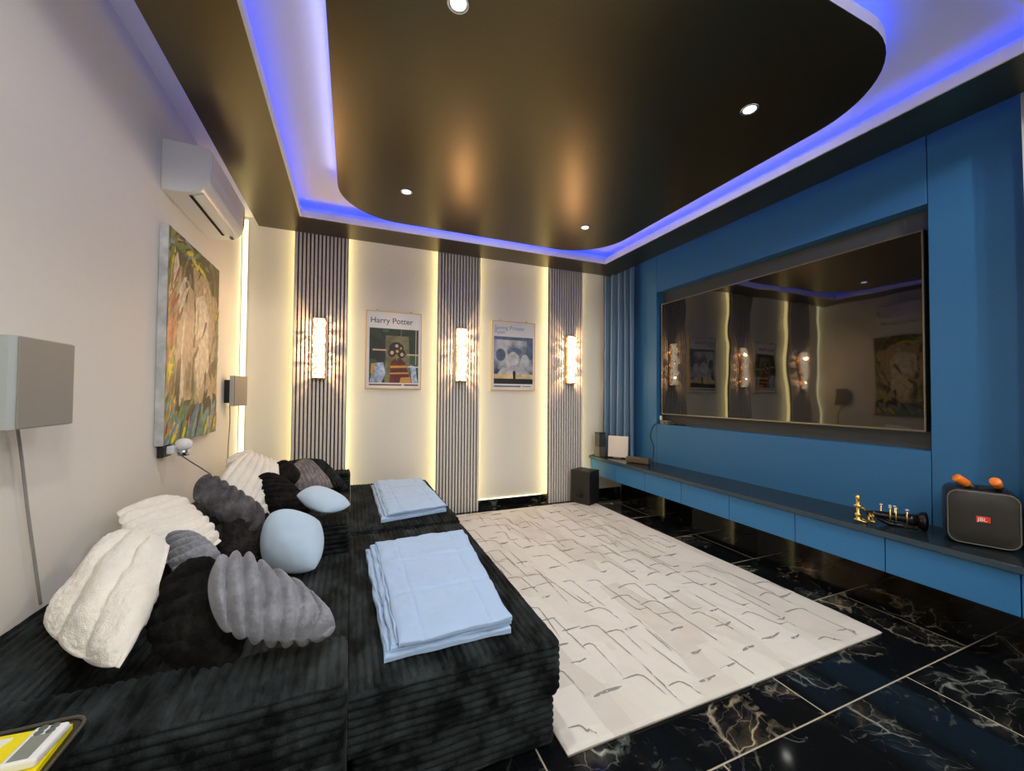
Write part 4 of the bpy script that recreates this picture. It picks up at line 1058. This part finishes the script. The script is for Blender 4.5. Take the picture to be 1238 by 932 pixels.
P = {
 'p1': [(-0.821, 1.582, 0.63), (-0.752, 1.8, 0.813), (-0.573, 1.72, 0.771), (-0.524, 1.292, 0.6)],
 'p2': [(-0.9, 2.149, 0.8), (-0.791, 2.45, 0.787), (-0.525, 2.15, 0.623), (-0.701, 1.95, 0.621)],
 'p3': [(-0.722, 2.62, 0.857), (-0.426, 2.5, 0.667), (-0.447, 2.38, 0.546), (-0.737, 2.46, 0.76)],
 'p4': [(-0.593, 2.45, 0.655), (-0.408, 2.44, 0.575), (-0.413, 2.35, 0.455), (-0.569, 2.285, 0.52)],
 'p5': [(-0.669, 1.961, 0.731), (-0.577, 1.961, 0.736), (-0.444, 1.823, 0.672), (-0.583, 1.802, 0.617)],
 'p6': [(-0.604, 1.643, 0.669), (-0.403, 1.675, 0.723), (-0.235, 1.284, 0.558), (-0.469, 1.344, 0.547)],
 'p7': [(-0.395, 1.544, 0.792), (-0.074, 1.312, 0.663), (-0.034, 1.212, 0.62), (-0.323, 1.254, 0.666)],
 'p8': [(-0.387, 2.38, 0.691), (-0.135, 2.4, 0.606), (-0.136, 2.11, 0.44), (-0.402, 2.267, 0.45)],
 'p9': [(-0.68, 3.25, 0.868), (-0.466, 3.2, 0.8), (-0.434, 2.75, 0.556), (-0.736, 2.85, 0.766)],
 'p10': [(-0.543, 2.95, 0.773), (-0.385, 2.98, 0.723), (-0.212, 2.76, 0.559), (-0.42, 2.72, 0.543)],
 'p11': [(-0.552, 3.296, 0.743), (-0.435, 3.348, 0.792), (-0.324, 3.193, 0.722), (-0.407, 3.09, 0.618)],
 'p12': [(-0.436, 3.498, 0.711), (-0.316, 3.625, 0.755), (-0.117, 3.498, 0.531), (-0.356, 3.307, 0.581)],
 'p14': [(-0.545, 3.869, 0.695), (-0.231, 3.952, 0.693), (-0.012, 3.827, 0.435), (-0.328, 3.744, 0.452)],
 'p15': [(-0.885, 3.62, 0.781), (-0.735, 3.72, 0.843), (-0.591, 3.6, 0.60), (-0.781, 3.5, 0.60)]}
G = 'pillows heaped on the sofa'
pillow('fur_pillow', P['p1'], 0.055, M_fur_w, 'large plain white furry pillow nearest the viewer on the sofa', ribs=3, ramp=0.02, along=1, seed=1, lump=0.014, group=G, scallop=0.03, rnd=0.5)
pillow('ribbed_pillow', P['p2'], 0.045, M_fur_w, 'white ribbed pillow by the wall behind the plain white furry one', ribs=7, ramp=0.022, along=1, seed=2, group=G)
pillow('ribbed_pillow', P['p3'], 0.055, M_fur_d, 'charcoal ribbed pillow standing against the wall below the painting', ribs=7, ramp=0.022, along=0, seed=3, group=G)
pillow('fur_pillow', P['p4'], 0.05, M_fur_b, 'dark brown furry pillow tucked under the charcoal ribbed one', seed=4, lump=0.014, group=G)
pillow('ribbed_pillow', P['p5'], 0.045, M_fur_g, 'small grey ribbed pillow end poking out above the black round pillow', ribs=6, ramp=0.018, along=1, seed=5, group=G)
pillow('round_pillow', P['p6'], 0.06, M_fur_k, 'round black furry pillow leaning between the white and grey pillows', ribs=5, ramp=0.012, along=1, seed=6, rnd=0.95, lump=0.016, group=G)
pillow('ribbed_pillow', P['p7'], 0.075, M_fur_g, 'large grey shell shaped ribbed pillow on the near arm of the sofa', ribs=7, ramp=0.032, along=0, seed=7, rnd=0.8, group=G)
pillow('smooth_pillow', P['p8'], 0.085, M_bluefab, 'smooth pale blue pillow standing on the seat behind the grey shell pillow', seed=8, rnd=0.75, fur=0.0, lump=0.004, group=G)
pillow('ribbed_pillow', P['p9'], 0.05, M_fur_w, 'white ribbed pillow leaning in the far corner by the black pillows', ribs=7, ramp=0.02, along=0, seed=9, group=G)
pillow('fur_pillow', P['p10'], 0.06, M_fur_k, 'black pleated furry pillow behind the pale blue standing pillow', ribs=9, ramp=0.008, along=1, seed=10, group=G)
pillow('fur_pillow', P['p11'], 0.05, M_fur_k, 'small black furry pillow between white ribbed and taupe ribbed pillows', seed=11, lump=0.014, group=G)
pillow('ribbed_pillow', P['p12'], 0.05, M_fur_m, 'taupe ribbed pillow leaning on the far black corduroy cushion', ribs=8, ramp=0.02, along=0, seed=12, group=G)
pillow('smooth_pillow', [(-0.30, 2.62, 0.70), (-0.17, 2.76, 0.70), (0.02, 2.58, 0.625), (-0.13, 2.47, 0.62)], 0.055, M_bluefab, 'smooth pale blue lens shaped pillow lying on the middle sofa arm', seed=13, rnd=0.7, fur=0.0, lump=0.003, group=G)
pillow('corduroy_cushion', P['p14'], 0.07, M_sofa, 'black corduroy back cushion leaning at the far end of the sofa', ribs=12, ramp=0.008, along=0, seed=14, rnd=0.35, group=G)
pillow('ribbed_pillow', P['p15'], 0.05, M_fur_w, 'white ribbed pillow farthest back against the glowing corner', ribs=6, ramp=0.02, along=1, seed=15, group=G)

# ------------------------------------------------------------------ blankets
def blanket(name, corners, z, th, label, seed):
    # corners NL, NR, FR, FL on the cushion; folded quilt with layers showing at the left and near edges
    q = [Vector((x, y, 0)) for (x, y) in corners]
    b = MB()
    def layer(inset, z0, t, sd):
        NL, NR, FR, FL = q
        def pos(a, d): return NL * (1 - a) * (1 - d) + NR * a * (1 - d) + FR * a * d + FL * (1 - a) * d
        l0, n0 = inset
        def fn(u, v):
            # wraps round: top and edges from one grid
            s = (u * 2 - 1) * 1.0; w = (v * 2 - 1) * 1.0
            su = max(-1, min(1, s * 1.10)); sv = max(-1, min(1, w * 1.06))
            drop = max(0, (abs(s) * 1.10 - 1) / 0.10, (abs(w) * 1.06 - 1) / 0.06)
            a = l0 + (1 - l0) * (su + 1) / 2; d = n0 + (1 - n0) * (sv + 1) / 2
            P_ = pos(a, d)
            wob = 0.008 * noise.noise(Vector((P_.x * 9 + sd, P_.y * 9, sd)))
            P_.x += wob * (1 if abs(su) > 0.9 else 0.3); P_.y += wob * 0.8
            ed = min(1 - abs(su), 1 - abs(sv))
            rd = (1 - max(0, 1 - ed / 0.10) ** 2.2 * 0.30)
            h = t * rd + 0.009 * noise.noise(Vector((P_.x * 7, P_.y * 7, sd))) + 0.0025 * noise.noise(Vector((P_.x * 26, P_.y * 16, sd)))
            h += (0.002 + 0.006 * max(0, d - 0.6)) * abs(noise.noise(Vector((P_.x * 5 + P_.y * 16, P_.y * 5 - P_.x * 8, sd + 3)))) * 2.2 + 0.006 * math.sin(PI * (su + 1) / 2) * math.sin(PI * (sv + 1) / 2)
            for c_ in (0.33, 0.66): h -= 0.006 * math.exp(-((sv + 1) / 2 - c_) ** 2 / 0.00012)
            for c_ in (0.20, 0.80): h -= 0.0035 * math.exp(-((su + 1) / 2 - c_) ** 2 / 0.00025)
            return (P_.x, P_.y, z0 + max(h, 0.002) * (1 - drop * 0.97))
        b.grid(fn, 110, 150)
    layer((0.0, 0.0), z + 0.003, th * 0.42, seed)
    layer((0.045, 0.014), z + 0.003 + th * 0.40, th * 0.32, seed + 2)
    layer((0.10, 0.004), z + 0.003 + th * 0.70, th * 0.30, seed + 5)
    # rolled fold at the far left corner and gathered hem along the left edge
    NL, NR, FR, FL = q
    for k in range(3):
        a0 = 0.022 + 0.036 * k
        pts = []
        for i in range(26):
            d = 0.02 + 0.93 * i / 25
            P_ = NL * (1 - a0) * (1 - d) + NR * a0 * (1 - d) + FR * a0 * d + FL * (1 - a0) * d
            pts.append((P_.x + 0.002 * math.sin(i * 1.7 + k), P_.y, z + th * (0.40 + 0.22 * k) + 0.004 * math.sin(i * 1.1 + 2 * k)))
        b.tube(pts, 0.006, 8)
    o = b.build(name, M_quilt, None, True, origin=(sum((p.x for p in q)) / 4, sum((p.y for p in q)) / 4, z))
    return tag(o, label, 'blanket', 'folded pale blue blankets')
blanket('folded_blanket', [(0.118, 1.385), (0.572, 1.385), (0.655, 2.40), (0.085, 2.37)], SEAT, 0.056, 'folded pale blue blanket on the nearer black ottoman', 1.0)
blanket('folded_blanket', [(0.205, 2.83), (0.672, 2.93), (0.645, 3.93), (0.185, 3.95)], SEAT + 0.012, 0.056, 'smaller looking folded pale blue blanket on the back black ottoman', 8.0)

# ------------------------------------------------------------------ side table with yellow folder and remote
TZ = 0.662
t = thing('side_table', (-0.75, 0.85, 0), 'dark tray table at the lower left corner of the photo', 'table')
b = MB(); b.prism(rrect(-1.2 + 0.25, -0.465, 0.55, 1.045, 0.03, 6), 0.022, 'z', TZ - 0.022); b.build('table_top', mat('dark_table_top', (0.012, 0.012, 0.012), 0.25), t)
b = MB(); pl = rrect(-0.95, -0.465, 0.55, 1.045, 0.03, 6); b.tube([(x, y, TZ + 0.001) for (x, y) in pl] + [(pl[0][0], pl[0][1], TZ + 0.001)], 0.0035, 6, cap=False); b.build('rim', mat('table_rim', (0.06, 0.055, 0.04), 0.4), t, True)
for (x, y) in ((-0.92, 0.60), (-0.52, 0.60), (-0.92, 1.0), (-0.52, 1.0)):
    b = MB(); b.box(x - 0.012, x + 0.012, y - 0.012, y + 0.012, 0.0, TZ - 0.021, r=0.003); b.build('leg', M_plastic_k, t)
M_yellow = mat('yellow_cover', (0.85, 0.72, 0.0), 0.4)
def quad_slab(b, pts, z, h, mi=0):
    b.prism(pts, h, 'z', z, mi)
t = thing('yellow_folder', (-0.6, 0.95, TZ), 'bright yellow folder lying on the dark corner table', 'folder')
b = MB(); quad_slab(b, [(-0.70, 0.72), (-0.466, 0.72), (-0.477, 1.012), (-0.70, 1.033)], TZ + 0.0005, 0.010); b.build('cover', M_yellow, t)
b = MB(); quad_slab(b, [(-0.698, 0.722), (-0.469, 0.722), (-0.480, 1.009), (-0.698, 1.030)], TZ + 0.0025, 0.006); b.build('pages', M_plastic_w, t)
# remote
zr = TZ + 0.0107
ex = Vector((-0.487, 1.012, 0)); ey = Vector((-0.520, 0.935, 0))
Mrem = Matrix.Translation((-0.499, 0.958, zr)) @ Matrix.Rotation(math.radians(-3), 4, 'Z') @ Matrix.Diagonal((0.94, 0.78, 1.0, 1.0)) @ Matrix.Translation((0, 0.008, 0))
t = thing('remote_control', (-0.499, 0.958, zr), 'white remote control with four grey buttons lying on the yellow folder', 'remote control')
b = MB(); b.box(-0.026, 0.026, -0.062, 0.045, 0.0, 0.016, r=0.006, M=Mrem); b.build('case', M_plastic_w, t)
b = MB(); b.box(-0.016, 0.013, -0.055, 0.012, 0.0155, 0.0168, M=Mrem); b.build('display', mat('lcd_grey_green', (0.22, 0.25, 0.21), 0.25), t)
for (u, v) in ((-0.010, 0.02), (0.007, 0.02), (-0.010, 0.034), (0.007, 0.034)):
    b = MB(); b.lathe([(0.0062, 0.0), (0.0062, 0.002), (0.005, 0.0028), (0.0, 0.003)], Mrem @ Vector((u, v, 0.0155)), (0, 0, 1), 14); b.build('button', mat('button_grey', (0.10, 0.12, 0.12), 0.4), t, True)
t = thing('white_card', (-0.60, 0.98, zr), 'white card lying on the yellow folder at the left photo edge', 'card')
b = MB(); quad_slab(b, [(-0.66, 0.955), (-0.578, 0.955), (-0.553, 1.004), (-0.64, 1.010)], zr + 0.0003, 0.004); b.build('sheet', M_plastic_w, t)
t.location = (-0.6, 0.98, zr); 

# ------------------------------------------------------------------ world, colour management
w = bpy.data.worlds.new('world'); sc.world = w; w.use_nodes = True
w.node_tree.nodes['Background'].inputs['Color'].default_value = (0.02, 0.02, 0.025, 1)
w.node_tree.nodes['Background'].inputs['Strength'].default_value = 0.0
vs_ = sc.view_settings
sc.display_settings.display_device = 'sRGB'
vs_.view_transform = 'Standard'; vs_.look = 'None'; vs_.exposure = 0.0; vs_.gamma = 1.0; vs_.use_curve_mapping = False
try:
    sc.cycles.max_bounces = 10; sc.cycles.diffuse_bounces = 6; sc.cycles.glossy_bounces = 5; sc.cycles.sample_clamp_indirect = 6.0
    sc.cycles.use_denoising = True
except Exception:
    pass
